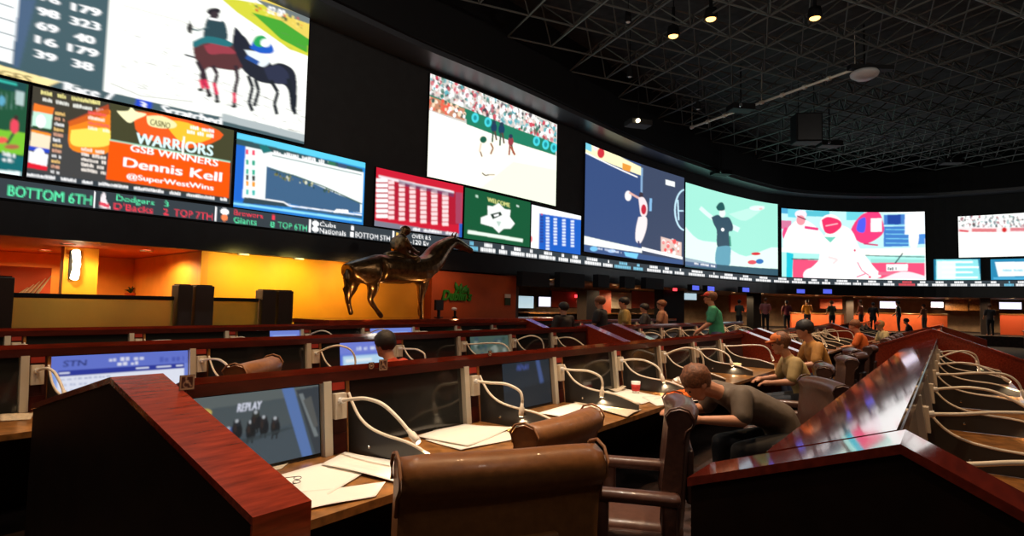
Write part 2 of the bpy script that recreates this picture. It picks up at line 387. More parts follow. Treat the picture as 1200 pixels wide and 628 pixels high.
def draw_big(cv):
    cv.poly([(-80, -300), (400, -300), (400, 400), (-80, 400)], (250, 252, 246))
    # rail, trees and turf at the top right of the race picture
    cv.poly([(258, -6), (380, 20), (362, 66), (340, 58), (310, 36), (280, 14)], (205, 205, 60))
    cv.poly([(300, -8), (380, 18), (362, 50), (330, 30)], (225, 200, 90))
    cv.poly([(296, 14), (330, 24), (362, 46), (360, 62), (330, 46)], (70, 160, 50))
    cv.poly([(300, -2), (365, 20), (362, 28), (318, 12)], (110, 120, 120))
    cv.text('02 00', (316, 6), (335, 12), (314, 15), W_)
    speck(cv, [(290, 0), (358, 24), (356, 34), (300, 12)], 40, [(220, 60, 60), (60, 90, 60), (240, 220, 120)], 1.6, 3)
    # dark marks of the dirt track
    rd = random.Random(5)
    for i in range(420):
        x = rd.uniform(140, 352); y = rd.uniform(0, 160)
        if y < (x - 130) * .30 + 56 and rd.random() < .88: continue
        cv.line([(x, y), (x + rd.uniform(4, 13), y + rd.uniform(1.5, 4.5))], rd.uniform(.4, 1.0), (110, 108, 100), rd.uniform(.3, .8))
    cv.line([(150, 2), (215, 22), (240, 34)], .8, (190, 190, 180)); cv.line([(135, 94), (170, 110), (230, 118)], .9, (150, 150, 140))
    BR_, BK, BL_ = (88, 50, 52), (34, 38, 50), (45, 50, 72)
    cv.smooth([(276, 40), (288, 42), (300, 60), (318, 74), (312, 90), (296, 90), (282, 74)], BK)
    # bay horse of the outrider
    cv.smooth([(229, 49), (236, 44), (252, 44), (268, 48), (280, 54), (286, 68), (284, 80), (276, 82), (262, 80), (248, 78), (241, 84), (236, 74), (231, 64)], BR_)
    cv.smooth([(242, 52), (256, 49), (270, 54), (278, 62), (262, 62), (248, 62)], (150, 60, 72))
    for pts in ([(234, 70), (240, 82), (239, 90), (242, 100)], [(252, 76), (257, 86), (254, 98), (257, 116)], [(278, 76), (280, 92), (277, 104), (276, 122)], [(241, 80), (244, 92), (246, 104), (248, 110)]):
        cv.line(pts, 4.6, (52, 40, 48))
    for a, b, c_, d_ in ((238, 92, 241, 103), (243, 92, 247, 103), (253, 96, 257, 110), (276, 108, 277, 120)): cv.line([(a, b), (c_, d_)], 4.2, (215, 50, 85))
    for x, y in ((238, 104), (248, 111), (257, 118), (276, 124)): cv.ell(x, y, 3.4, 2, K)
    cv.line([(220, 62), (232, 66)], 2, (40, 44, 60))
    # second horse, dark, walking away
    cv.smooth([(274, 50), (276, 34), (279, 32), (288, 44), (292, 54), (288, 62), (296, 84), (318, 76), (330, 74), (344, 82), (348, 98), (347, 130), (341, 128), (338, 106), (330, 98), (316, 98), (302, 94), (290, 84), (280, 66)], BK)
    cv.smooth([(310, 80), (326, 76), (338, 86), (336, 98), (318, 96)], BL_)
    for pts in ([(292, 88), (297, 102), (293, 120), (297, 130)], [(318, 94), (326, 108), (322, 122), (325, 134)], [(338, 92), (342, 110), (346, 134)], [(300, 92), (304, 106), (299, 124)]):
        cv.line(pts, 4.4, (30, 36, 44))
    # outrider
    cv.smooth([(244, 24), (248, 18), (258, 22), (266, 26), (269, 44), (262, 48), (248, 46), (241, 42)], (44, 70, 78))
    cv.ell(253, 12, 8, 4.2, (40, 36, 44)); cv.ell(254, 17, 5, 5, (60, 50, 56)); cv.line([(247, 20), (262, 23)], 2.4, W_)
    cv.line([(247, 30), (236, 34), (226, 32)], 1.8, (70, 100, 105)); cv.ell(226, 31, 3.4, 6, (60, 60, 60)); cv.line([(226, 22), (228, 38)], 1.4, (40, 40, 40))
    cv.smooth([(229, 47), (246, 41), (272, 48), (270, 54), (246, 49), (231, 54)], (38, 110, 118))
    # jockey in green, blue and white
    cv.smooth([(294, 56), (300, 44), (310, 42), (320, 54), (320, 62), (306, 62)], (30, 90, 190)); cv.ell(306, 48, 8, 7, (40, 165, 60), .9)
    cv.ell(312, 50, 6, 5, (235, 245, 240)); cv.smooth([(288, 58), (300, 60), (318, 68), (310, 78), (298, 72)], (225, 235, 240)); cv.line([(290, 66), (304, 74)], 5, (40, 80, 150))
    # odds panel with the figures
    cv.poly([(-80, -300), (140, -300), (134, 0), (127, 104), (60, 86), (20, 76), (-80, 52)], (62, 88, 96))
    cv.poly([(27, -8), (20, 72), (28, 74), (48, -8)], (72, 96, 132), .7)
    cv.poly([(-80, -60), (28, -30), (27, 0), (19, 69), (-80, 40)], (246, 250, 250))
    for y0, y1 in ((12, 19), (29.5, 36), (47, 53), (-5, 2)): cv.line([(-80, y0 - 24), (0, y0), (22, y1)], 1.3, (60, 80, 90))
    T = cv.text
    for i, (a, b) in enumerate((('98', '179'), ('69', '323'), ('16', '40'), ('39', '179'), ('', '38'))):
        y = 0.5 + i * 17
        if a: T(a, (51 - i * 1.1, y + 0), (75 - i * 1.1, y + 6.4), (50.6 - i * 1.1, y + 9.5), W_, .06)
    for i, (b, x0, x1) in enumerate((('179', 92, 124), ('323', 90, 123), ('40', 94.5, 117), ('179', 87.5, 121), ('38', 92, 115))):
        y = -3.6 + i * 16.1 + (3 if i in (2,) else 0) + (2.5 if i == 4 else 0)
        T(b, (x0, y), (x1, y + (x1 - x0) * .27), (x0 - .4, y + 9.5), W_, .06)
    T('76', (52, -17), (76, -10), (51.6, -8), W_, .06)
    # lower band
    cv.poly([(-80, 47), (0, 69), (70, 90), (130, 104), (220, 127), (380, 163), (380, 210), (-80, 80)], (70, 92, 98))
    cv.poly([(-80, 47), (0, 69), (76, 91), (60, 97), (-80, 63)], (246, 225, 160)); cv.poly([(-80, 60), (0, 80), (50, 92), (0, 92), (-80, 75)], (220, 190, 110))
    T('RIDGES', (-32, 67), (43, 84), (-33, 75.5), (90, 75, 30), .03)
    T('Race 7', (83, 91), (140, 105), (82, 101), W_, .05)
    cv.poly([(165, 113), (183, 117.5), (181, 128), (163, 124)], (30, 70, 200)); T('3', (170, 116), (176, 118), (169, 124), W_, .05)
    T('Scratched', (195, 120.5), (262, 137), (194, 130), W_, .05)
    cv.poly([(262, 132), (380, 164), (380, 172), (262, 141)], (170, 180, 182))
TLb, TRb, BRb, BLb = (361, 18), (361, 18), (355, 167), (0, 87)
a1_, zt_ = wall_arc(361, 18); a1b, zb_ = wall_arc(355, 167); _, zb2 = wall_arc(2, 87)
a1_ = (a1_ + a1b) / 2; zb_ = (zb_ + zb2 + wall_arc(125, 117)[1] + wall_arc(250, 149)[1]) / 4
screen('video_screen', (1.6, a1_, zb_, zt_), (620, 250), (250, 252, 246), draw_big, 'largest upper left video screen showing an outrider, two horses and race odds')

def draw_left_ball(cv):
    cv.poly([(-40, 70), (40, 70), (40, 220), (-40, 220)], (30, 80, 55))
    cv.poly([(-40, 146), (30, 156), (27, 182), (-40, 172)], (120, 190, 50))
    cv.poly([(-40, 82), (32, 97), (30, 110), (-40, 96)], (24, 70, 70)); cv.line([(-6, 93), (20, 99)], 2, (60, 210, 190))
    for x in range(-10, 28, 6): cv.line([(x, 108), (x - 1, 128)], 1, (120, 160, 150), .6)
    cv.ell(2, 118, 4, 6, (90, 160, 190)); cv.poly([(19, 106), (29, 108), (28, 124), (18, 122)], (200, 220, 220), .7)
    cv.ell(17, 148, 5, 9, (225, 70, 90)); cv.line([(16, 156), (10, 166), (8, 168)], 3, (30, 40, 60)); cv.ell(19, 138, 2.4, 3, (60, 40, 40))
    cv.ell(2, 164, 7, 4, (230, 90, 80)); cv.ell(14, 172, 9, 3, (170, 100, 70))
    cv.poly([(-40, 174), (27, 184), (25, 212), (-40, 205)], (20, 100, 105)); smudge(cv, (3, 182), (18, 185), 5, W_, 2, words=2); smudge(cv, (3, 189), (16, 191), 5, W_, 4, words=2)
    cv.poly([(-40, 196), (24, 201), (24, 208), (-40, 203)], (225, 240, 240))
pl = scr_place((0, 91), (32, 101), (25, 207), (0, 203)); screen('video_screen', (pl[0] - 1.4, pl[1], pl[2], pl[3]), (110, 90), (30, 80, 55), draw_left_ball, 'small video screen cut by the left picture edge, player in red on green')
def draw_dennis(cv):
    cv.poly([(30, 90), (290, 90), (290, 250), (20, 250)], (62, 58, 48))
    cv.poly([(36, 150), (130, 165), (128, 222), (30, 210)], (66, 66, 66))
    smudge(cv, (48, 110), (124, 124), 5, (245, 235, 150), 1, words=3); smudge(cv, (50, 118), (122, 132), 4.5, (240, 240, 230), 3, words=4)
    cv.poly([(40, 121), (64, 126), (62, 134), (39, 130)], (240, 120, 40)); cv.poly([(39, 130), (62, 134), (60, 152), (37, 148)], (190, 230, 210))
    cv.line([(38, 148), (61, 153)], 2.5, (20, 70, 30)); cv.poly([(37, 154), (60, 158), (58, 176), (35, 172)], (240, 220, 190)); cv.line([(37, 153), (60, 158)], 3, (240, 140, 40))
    cv.line([(34, 173), (58, 177)], 5, (40, 70, 190)); cv.poly([(34, 177), (57, 181), (55, 196), (33, 192)], (235, 235, 240)); cv.poly([(33, 190), (56, 195), (55, 200), (32, 196)], (220, 30, 50))
    cv.ell(48, 142, 6, 8, W_, .8); cv.ell(46, 182, 7, 9, W_, .8)
    for i in range(12): smudge(cv, (65 - i * .5, 134 + i * 6.2), (77 - i * .6, 136 + i * 6.2), 4, [(245, 200, 120), (230, 170, 140), (240, 240, 240)][i % 3], i + 20, words=1)
    cv.smooth([(82, 142), (128, 128), (130, 150), (128, 178), (104, 180), (82, 172)], (235, 130, 30)); cv.smooth([(84, 152), (110, 150), (129, 152), (128, 170), (100, 172), (84, 168)], (250, 220, 90)); cv.poly([(80, 142), (128, 122), (129, 134), (82, 148)], (190, 70, 30), .7)
    for i in range(4): smudge(cv, (104, 133 + i * 6), (129, 138 + i * 6), 4.2, [(240, 90, 90), (250, 240, 220)][i % 2], i + 40, words=1)
    for i in range(5): smudge(cv, (96, 176 + i * 6), (125, 181 + i * 6), 4.2, (245, 235, 225), i + 50, words=2)
    cv.poly([(130, 114), (290, 150), (280, 190), (130, 166)], (66, 66, 42)); cv.smooth([(158, 130), (215, 138), (262, 158), (220, 174), (164, 158)], (230, 90, 30)); cv.smooth([(190, 140), (220, 144), (250, 160), (215, 168)], (250, 190, 50))
    cv.smooth([(137, 130), (150, 130), (154, 126), (160, 131), (172, 134), (160, 140), (152, 144), (144, 138)], (245, 240, 190)); cv.smooth([(172, 136), (190, 136), (206, 144), (204, 150), (186, 150), (174, 146)], (235, 230, 170)); cv.text('CASINO', (177, 139), (200, 144), (176, 146), (90, 80, 40), .03)
    smudge(cv, (223, 151), (251, 156), 4.5, W_, 60, words=2); smudge(cv, (219, 156), (251, 162), 4.5, W_, 61, words=3)
    cv.poly([(129, 164), (270, 189), (268, 232), (125, 210)], (238, 84, 8)); cv.line([(129, 164), (270, 190)], 1.6, (170, 220, 190))
    cv.text('WARRIORS', (161, 155), (250, 170), (160, 168), (215, 245, 245), .06); cv.text('GSB WINNERS', (154, 169), (256, 187), (153, 177), W_, .05)
    cv.line([(216, 160), (214, 182)], 2.4, (240, 245, 235))
    cv.text('Dennis Kell', (146, 184), (260, 202), (145, 195), W_, .08); cv.text('@SuperWestWins', (149, 203), (250, 217), (149, 209), W_, .05)
    cv.poly([(30, 200), (268, 234), (268, 243), (28, 208)], (52, 60, 66)); smudge(cv, (31, 206), (266, 236), 4, W_, 70, words=9)
screen('video_screen', scr_place((38, 100), (274, 155), (267, 239), (30, 208)), (330, 130), (62, 58, 48), draw_dennis, 'video screen with the orange winner panel reading Dennis Kell')
def draw_race(cv):
    cv.poly([(270, 150), (430, 180), (430, 270), (265, 250)], (40, 130, 200)); cv.poly([(276, 155), (428, 190), (428, 197), (276, 163)], (90, 200, 230)); cv.poly([(275, 168), (290, 172), (284, 240), (271, 238)], (30, 100, 200)); cv.poly([(271, 234), (424, 258), (424, 264), (271, 244)], (40, 120, 200)); cv.line([(272, 238), (424, 259)], 2.4, (140, 220, 240))
    cv.poly([(288, 168), (426, 202), (424, 250), (284, 232)], (240, 248, 246)); cv.poly([(277, 162), (425, 198), (425, 202), (276, 169)], (50, 80, 84))
    cv.poly([(303, 170), (312, 170), (318, 178), (308, 180)], (30, 110, 110)); smudge(cv, (320, 181), (390, 194), 5, W_, 3, words=5)
    cv.line([(318, 182), (424, 205)], 1, (90, 110, 110)); cv.poly([(384, 188), (393, 190), (393, 195), (384, 193)], (50, 110, 80)); cv.poly([(396, 191), (406, 193), (406, 198), (396, 196)], (60, 80, 110))
    for y, c_ in ((178, (230, 50, 90)), (190, (40, 160, 130)), (201, (40, 170, 140)), (208, (40, 40, 40)), (215, (240, 150, 40)), (225, (60, 180, 170))): cv.rect(288, y - 3, 291, y + 3, c_); cv.rect(295, y - 2, 298.5, y + 4, c_)
    cv.poly([(312, 195), (330, 201), (360, 212), (392, 226), (422, 238), (422, 249), (380, 247), (344, 240), (310, 233)], (62, 96, 130))
    cv.line([(316, 198), (345, 206), (380, 219), (424, 239)], 1.4, (60, 90, 80)); speck(cv, [(318, 200), (400, 226), (402, 231), (320, 206)], 45, [(50, 80, 40), (30, 40, 30), (230, 230, 200), (120, 120, 60)], 1.7, 9)
    cv.poly([(286, 231), (330, 236), (340, 243), (284, 238)], (50, 70, 80)); cv.line([(286, 230), (332, 237), (338, 241), (424, 252)], 1.3, W_); cv.poly([(394, 245), (408, 246), (408, 250), (390, 249)], W_); cv.poly([(342, 243), (424, 253), (424, 256), (340, 245)], (60, 90, 110))
screen('video_screen', scr_place((276.5, 156), (427, 191), (423.5, 263), (272, 243.6)), (210, 110), (40, 130, 200), draw_race, 'blue framed video screen showing racehorses galloping along a track')
def draw_red(cv):
    cv.poly([(430, 190), (545, 210), (545, 285), (430, 270)], (196, 28, 50)); cv.poly([(444, 206), (540, 226), (540, 264), (442, 254)], (170, 26, 48))
    for i in range(8):
        y = 211 + i * 6
        for j in range(7):
            x = 448 + j * 12.6; yy = y + j * 2.7 * (1 - i * .06); wd = 5 if j else 7
            cv.rect(x - wd, yy - 1.9, x + wd * (.4 if j else 1), yy + 2.2, (250, 215, 215) if j else W_, .95)
    cv.poly([(444, 205), (532, 224), (532, 227), (444, 208)], (230, 220, 225)); cv.poly([(468, 211), (532, 226), (532, 231), (468, 216)], (60, 60, 100), .6)
    cv.poly([(438, 258), (541, 274), (541, 280), (437, 266)], (120, 120, 135)); smudge(cv, (470, 268), (536, 276), 3.5, W_, 4, words=4); cv.poly([(534, 225), (542, 226), (541, 262), (534, 262)], (150, 80, 110), .6); cv.poly([(538, 262), (543, 262), (542, 279), (538, 278)], (40, 90, 180))
screen('video_screen', scr_place((440, 196.5), (541, 218), (540, 278), (436.5, 265)), (150, 90), (196, 28, 50), draw_red, 'red video screen filled with a table of game odds')
def draw_green(cv):
    cv.poly([(536, 210), (626, 230), (626, 300), (536, 290)], (22, 84, 52)); cv.text('WELCOME', (571, 231), (597, 238), (571, 236), (225, 225, 140), .04)
    cv.poly([(571, 241), (577, 242), (584, 238), (591, 245), (598, 246), (597, 254), (603, 262), (598, 268), (590, 268), (584, 273), (577, 266), (563, 262), (563, 255), (571, 252)], (236, 240, 236))
    cv.poly([(574, 251), (586, 248), (588, 252), (577, 257)], (30, 50, 40)); cv.poly([(578, 252), (584, 250.5), (584, 252.5), (579, 254)], W_); cv.poly([(581, 259), (587, 260), (584, 266)], (180, 200, 190))
    cv.line([(548, 271.5), (612.5, 282)], 4, (225, 240, 225)); cv.poly([(557, 228), (560, 229), (560, 232), (557, 231)], (180, 210, 190)); cv.poly([(605, 240), (608, 241), (608, 243), (605, 242)], (200, 220, 210))
screen('video_screen', scr_place((543, 219), (620, 238), (619, 290.5), (542.5, 278.5)), (130, 90), (22, 84, 52), draw_green, 'dark green video screen with a white star shaped plate emblem')
def draw_blue(cv):
    cv.poly([(615, 230), (690, 240), (690, 310), (615, 300)], (28, 92, 190)); cv.poly([(615, 230), (690, 246), (690, 259), (632, 250), (631, 300), (615, 298)], (238, 242, 244))
    for j, x in enumerate((635, 642, 651, 661, 671)):
        for i in range(9 if j != 1 else 12): cv.rect(x - 2.2, 253 + i * 3.6 + j * 1.3, x + 1.8, 255.4 + i * 3.6 + j * 1.3, (225, 235, 250) if j != 0 else (40, 60, 140), .9)
    cv.ell(622, 280, 2, 4, (225, 90, 100)); cv.rect(634, 250, 636, 252, (200, 60, 80))
screen('video_screen', scr_place((621.5, 240), (679, 253), (679, 298), (620.5, 291.5)), (100, 80), (28, 92, 190), draw_blue, 'white and blue video screen with narrow columns of figures')
def draw_field(cv):
    cv.poly([(490, 70), (660, 140), (660, 260), (490, 220)], (252, 250, 232)); cv.poly([(600, 190), (655, 200), (655, 250), (560, 222)], (215, 240, 205), .5)
    cv.poly([(500, 80), (655, 140), (655, 184), (620, 172), (560, 150), (500, 130)], (200, 196, 190))
    speck(cv, [(503, 84), (651, 148), (651, 172), (503, 112)], 620, [(240, 240, 240), (200, 60, 80), (40, 110, 90), (230, 200, 190), (60, 60, 70), (90, 170, 180), W_, W_], 2.4, 11)
    cv.poly([(502, 110), (560, 134), (600, 150), (651, 168), (651, 182), (600, 167), (545, 146), (545, 140), (502, 126)], (34, 120, 92)); cv.poly([(502, 112), (543, 128), (543, 142), (502, 128)], (190, 130, 100)); speck(cv, [(503, 112), (543, 128), (543, 140), (503, 128)], 60, [W_, (230, 90, 70), (60, 90, 80), (250, 220, 190)], 2.3, 12)
    for x, y in ((555, 138.5), (570, 143.5), (628, 165.5), (639, 169.5), (649, 173)): cv.ell(x, y, 4.2, 5.8, (70, 205, 215)); cv.ell(x, y, 2, 3, (30, 140, 150))
    cv.line([(502, 129.5), (545, 147), (600, 168), (651, 184)], 1, W_)
    for x, y, s in ((577, 150, 1.15), (586, 152, 1.25), (597, 166, 1.1)):
        cv.ell(x, y, 3 * s, 5 * s, (30, 60, 90) if x < 595 else (150, 60, 70)); cv.ell(x, y - 6, 2.4, 2.6, (40, 60, 80)); cv.line([(x - 1, y + 4), (x - 2, y + 20 * s - 6)], 2, (50, 80, 60) if x < 595 else (150, 70, 60)); cv.line([(x + 1, y + 4), (x + 3, y + 18 * s - 6)], 2, (90, 70, 60))
    cv.line([(597, 172), (602, 182)], 2.4, (160, 80, 60)); cv.ell(564.5, 164, 4, 4, (30, 90, 70)); cv.line([(562, 168), (560, 178)], 2, (225, 200, 180)); cv.line([(561, 178), (563, 184)], 1.6, (130, 90, 70)); cv.line([(573, 168), (576, 174), (573, 181)], 2, (150, 100, 70))
    cv.line([(563, 203), (567, 206), (571, 205)], 1.4, (90, 70, 50)); cv.line([(571, 205), (578, 205)], 1.2, (170, 150, 120))
screen('video_screen', scr_place((503, 84), (651, 148), (650, 242.5), (499, 206)), (300, 230), (252, 250, 232), draw_field, 'large video screen showing players on a pale ball field below crowded stands')
def draw_pitch(cv):
    cv.poly([(680, 150), (810, 200), (810, 330), (680, 300)], (54, 76, 122)); cv.poly([(755, 190), (810, 205), (810, 320), (755, 300)], (62, 70, 88), .8)
    cv.poly([(683, 160), (755, 195), (755, 205), (683, 178)], (245, 238, 190)); cv.poly([(684, 162), (694, 166), (694, 178), (684, 174)], (120, 200, 220)); cv.ell(706, 179, 4.6, 6, (200, 50, 60)); cv.ell(699, 173, 3, 4, (240, 220, 220)); cv.poly([(733, 190), (744, 194), (742, 201), (733, 198)], (225, 150, 60)); cv.line([(684, 178), (751, 207)], 1.3, W_)
    cv.line([(756, 196), (755.5, 226)], 2.2, (130, 165, 200)); cv.ell(740, 229, 4, 6, (240, 235, 235)); cv.line([(741, 225), (753, 232)], 2.4, (220, 170, 160)); cv.ell(755, 228, 2.4, 3.4, (60, 50, 60))
    cv.smooth([(752, 231), (758, 231), (762, 240), (761, 252), (755, 252), (753, 240)], (235, 220, 222)); cv.ell(758, 245, 3, 6, (190, 40, 60)); cv.line([(766, 232), (765.5, 247)], 2.6, (130, 180, 220))
    cv.smooth([(752, 254), (761, 254), (761, 268), (755, 284), (749, 282), (749, 268)], (236, 226, 226)); cv.line([(752, 282), (753, 288)], 2, (60, 60, 100))
    for k in range(12):
        a = PI / 2 + k * PI / 12; b = a + PI / 12; cv.line([(803 + 11 * math.cos(a), 246 - 24 * math.sin(a)), (803 + 11 * math.cos(b), 246 - 24 * math.sin(b))], 1.7, (190, 225, 240))
    cv.line([(795, 234), (796, 258)], 1.5, (190, 225, 240)); cv.line([(795, 247), (801, 247)], 1.5, (190, 225, 240))
    cv.poly([(782, 210), (792, 213), (792, 219), (782, 216)], (235, 240, 240)); cv.poly([(777, 277), (799, 284), (799, 302), (777, 298)], (220, 190, 180)); speck(cv, [(778, 278), (797, 284), (797, 298), (778, 294)], 20, [(230, 80, 80), W_, (120, 100, 100)], 2.2, 5)
    cv.poly([(683, 276), (756, 291), (756, 296), (683, 286)], (240, 244, 236)); cv.poly([(756, 289), (800, 301), (800, 304), (756, 293)], W_)
    cv.poly([(683, 286), (800, 305), (800, 314), (683, 294)], (60, 84, 130)); cv.ell(697, 291.5, 5, 3, (120, 190, 230)); cv.ell(720, 294, 5, 2, (170, 200, 240)); cv.poly([(735, 295), (752, 297), (750, 303), (737, 300)], (120, 200, 240)); smudge(cv, (702, 292), (732, 297), 2.5, (210, 220, 240), 3, words=3)
screen('video_screen', scr_place((685, 162), (801, 213), (799.5, 313), (683, 291)), (230, 240), (54, 76, 122), draw_pitch, 'tall dark blue video screen with a thin player reaching up')
def draw_ump(cv):
    cv.poly([(795, 200), (920, 230), (920, 335), (795, 320)], (158, 226, 208)); cv.smooth([(800, 262), (820, 280), (850, 285), (880, 300), (912, 290), (912, 330), (800, 320)], (232, 250, 240), .8); cv.smooth([(860, 250), (900, 240), (880, 258)], (200, 238, 226), .6)
    cv.line([(823, 243), (832, 250), (841, 256)], 5, (215, 240, 232)); cv.line([(862, 264), (872, 269)], 6, (215, 240, 235))
    cv.smooth([(838, 254), (846, 251), (852, 254), (860, 254), (865, 264), (864, 270), (860, 272), (861, 288), (846, 289), (845, 270), (841, 262)], (50, 76, 92)); cv.ell(852, 249, 4, 5, (225, 235, 230)); cv.smooth([(844, 242), (848, 237), (853, 237), (855, 245), (847, 246)], (34, 84, 84)); cv.ell(852.5, 268.5, 2, 2, W_)
    cv.smooth([(845, 289), (861, 288), (862, 300), (860, 311), (845, 310), (843, 300)], (96, 156, 176)); cv.line([(861, 276), (862, 288)], 2, (60, 140, 120))
    cv.poly([(800, 306), (912, 315), (912, 326), (800, 315)], (50, 84, 100)); cv.poly([(800, 301), (845, 309), (845, 314), (800, 311)], (90, 110, 150), .7); smudge(cv, (815, 309.5), (843, 313), 2.5, W_, 3, words=3)
    cv.ell(896, 244, 2, 1.3, (200, 60, 70)); cv.ell(892, 243, 8, 3, W_, .5); cv.ell(891, 297, 5, 1.8, (210, 40, 50)); cv.ell(887, 307, 5, 2.6, (220, 80, 90)); cv.ell(895, 306, 4, 3, (50, 110, 180))
screen('video_screen', scr_place((802, 213), (910.5, 240), (910.5, 323), (802, 312.5)), (220, 200), (158, 226, 208), draw_ump, 'pale turquoise video screen with an umpire in dark shirt pointing')
def draw_batters(cv):
    q = [(905, 236), (1090, 246), (1090, 332), (905, 330)]; cv.poly(q, (250, 252, 250))
    cv.poly([(914, 240), (1084, 250), (1084, 292), (914, 292)], (190, 240, 240)); 
    for x0, y0, x1, y1, c_ in ((914, 241, 925, 250, (40, 150, 200)), (925, 242, 945, 254, (90, 200, 220)), (950, 245, 980, 252, (60, 180, 200)), (1042, 250, 1068, 262, (20, 100, 190)), (1042, 264, 1068, 288, (10, 100, 190)), (1046, 250, 1060, 262, (30, 60, 150)), (1074, 274, 1084, 286, (40, 120, 210)), (1000, 246, 1020, 256, (90, 200, 215)), (914, 258, 930, 268, (210, 90, 140))): cv.rect(x0, y0, x1, y1, c_, .9)
    for i in range(5): cv.line([(1044, 262 + i * 5.4), (1068, 263 + i * 5.4)], 1, (120, 200, 230))
    cv.rect(1064, 250, 1084, 274, (245, 250, 255), .9); cv.ell(1073, 276, 5, 16, W_)
    # coach in pink
    cv.smooth([(1010, 258), (1020, 248), (1036, 246), (1042, 262), (1040, 274), (1024, 284), (1012, 280), (1005, 270)], (235, 60, 120)); cv.smooth([(1014, 256), (1022, 253), (1021, 270), (1012, 268)], (80, 90, 230)); cv.rect(1028, 254, 1040, 270, W_, .95); cv.line([(1020, 284), (1036, 286)], 2, (200, 60, 110))
    # two players in white
    cv.ell(922, 274, 5, 8, (230, 70, 130)); cv.smooth([(926, 266), (936, 258), (946, 256), (960, 262), (976, 280), (972, 300), (926, 296), (918, 284)], (248, 252, 250)); cv.ell(943, 250, 8, 5, (245, 225, 235)); cv.ell(943, 257, 6, 6, (240, 150, 160)); cv.line([(938, 252), (950, 256)], 1.5, (120, 40, 70)); cv.line([(948, 265), (966, 267)], 3.4, (225, 60, 120))
    cv.poly([(914, 293), (1084, 299), (1084, 327), (914, 325)], (170, 235, 225)); cv.poly([(932, 303), (1084, 308), (1084, 326), (932, 325)], (232, 80, 120)); cv.poly([(923, 295), (933, 297), (931, 325), (923, 325)], (30, 190, 210)); cv.line([(930, 303), (984, 303)], 1.2, (40, 80, 80))
    cv.poly([(914, 290), (1084, 290), (1084, 299), (914, 295)], (246, 250, 240)); cv.line([(1022, 298), (1084, 301)], 1.2, (90, 120, 120)); cv.poly([(1028, 302), (1084, 304), (1084, 307), (1028, 307)], (150, 215, 205)); cv.line([(1062, 296), (1054, 308)], 1.4, (50, 70, 80))
    cv.smooth([(976, 270), (990, 262), (1006, 268), (1016, 290), (1030, 310), (1034, 326), (950, 326), (965, 306), (968, 296), (972, 280)], (252, 252, 250)); cv.ell(981, 260, 13, 11, (250, 244, 246)); cv.smooth([(970, 256), (978, 252), (992, 256), (994, 264), (984, 272), (974, 270)], (228, 50, 100)); cv.line([(975, 263), (990, 260)], 1.2, (250, 190, 200)); cv.poly([(973, 276), (988, 276), (981, 283)], (110, 200, 180))
    cv.line([(978, 300), (990, 303), (984, 308)], 3, (250, 215, 215)); cv.line([(1013, 306), (1018, 316), (1026, 322)], 1.2, (220, 90, 130)); cv.ell(960, 322, 14, 9, (250, 240, 244)); cv.ell(1010, 292, 1.2, 1.6, (210, 40, 90)); cv.ell(1027, 324, 1.5, 1.5, (220, 40, 90)); cv.line([(1012, 324), (1022, 320)], 1.5, (230, 100, 140))
    cv.rect(1045, 309, 1067, 317, W_); smudge(cv, (1046, 316), (1056, 316), 4, K, 2, words=2); cv.line([(1036, 320), (1062, 320)], 3.5, (225, 110, 140)); cv.smooth([(1040, 326), (1060, 318), (1075, 320), (1084, 326)], (250, 225, 230))
screen('video_screen', scr_place((915, 241), (1084, 251), (1084, 327.5), (915, 325)), (300, 150), (250, 252, 250), draw_batters, 'wide pink and white video screen showing two players in white uniforms')
def draw_right(cv):
    cv.poly([(1110, 240), (1260, 240), (1260, 310), (1110, 310)], (250, 252, 248)); speck(cv, [(1123, 254), (1225, 252), (1225, 266), (1123, 266)], 260, [K, (90, 110, 120), W_, W_, (150, 60, 80), (120, 170, 170)], 1.6, 3)
    cv.poly([(1123, 266), (1240, 266), (1240, 273), (1123, 272)], (240, 225, 225)); cv.line([(1139, 269.5), (1168, 269.5)], 4, (205, 60, 70), .8); cv.ell(1177, 269, 3, 3, (200, 40, 40)); cv.line([(1184, 268.5), (1240, 268.5)], 4, (200, 60, 80), .8); cv.line([(1124, 270), (1135, 271)], 2.5, (210, 80, 90))
    cv.poly([(1123, 273), (1250, 273), (1250, 303), (1123, 302)], (253, 254, 248))
pl = scr_place((1123, 252.5), (1199, 251), (1199, 301), (1123, 301)); screen('video_screen', (pl[0], pl[1] + 1.6, pl[2], pl[3]), (150, 80), (250, 252, 248), draw_right, 'white video screen cut by the right picture edge, crowd along its top')
def draw_stripes(cv):
    cv.poly([(1085, 298), (1160, 298), (1160, 334), (1085, 334)], (30, 110, 140)); cv.poly([(1097, 304), (1146, 304), (1149, 328), (1097, 328)], (140, 220, 225)); cv.poly([(1098, 306), (1120, 306), (1120, 327), (1098, 327)], (225, 248, 245))
    for y, x1 in ((307, 1140), (313, 1147), (319, 1140), (325, 1146)): cv.line([(1104, y), (x1, y)], 2.2, (235, 250, 250))
screen('video_screen', scr_place((1094, 303.5), (1149, 303.5), (1149, 328), (1094, 328)), (90, 50), (30, 110, 140), draw_stripes, 'small teal video screen with pale stripes, right of the two players')
def draw_stripes2(cv):
    cv.poly([(1150, 298), (1250, 298), (1250, 334), (1150, 334)], (40, 130, 170)); cv.poly([(1166, 307), (1250, 306), (1250, 322), (1170, 324)], (235, 248, 250)); cv.line([(1164, 326), (1250, 326)], 2, (80, 170, 210)); smudge(cv, (1175, 318), (1199, 318), 3, (120, 190, 210), 2, words=3)
pl = scr_place((1161, 303.5), (1199, 303.5), (1199, 328), (1161, 328)); screen('video_screen', (pl[0], pl[1] + 1.0, pl[2], pl[3]), (90, 50), (40, 130, 170), draw_stripes2, 'small blue and white video screen at the lower right picture edge')

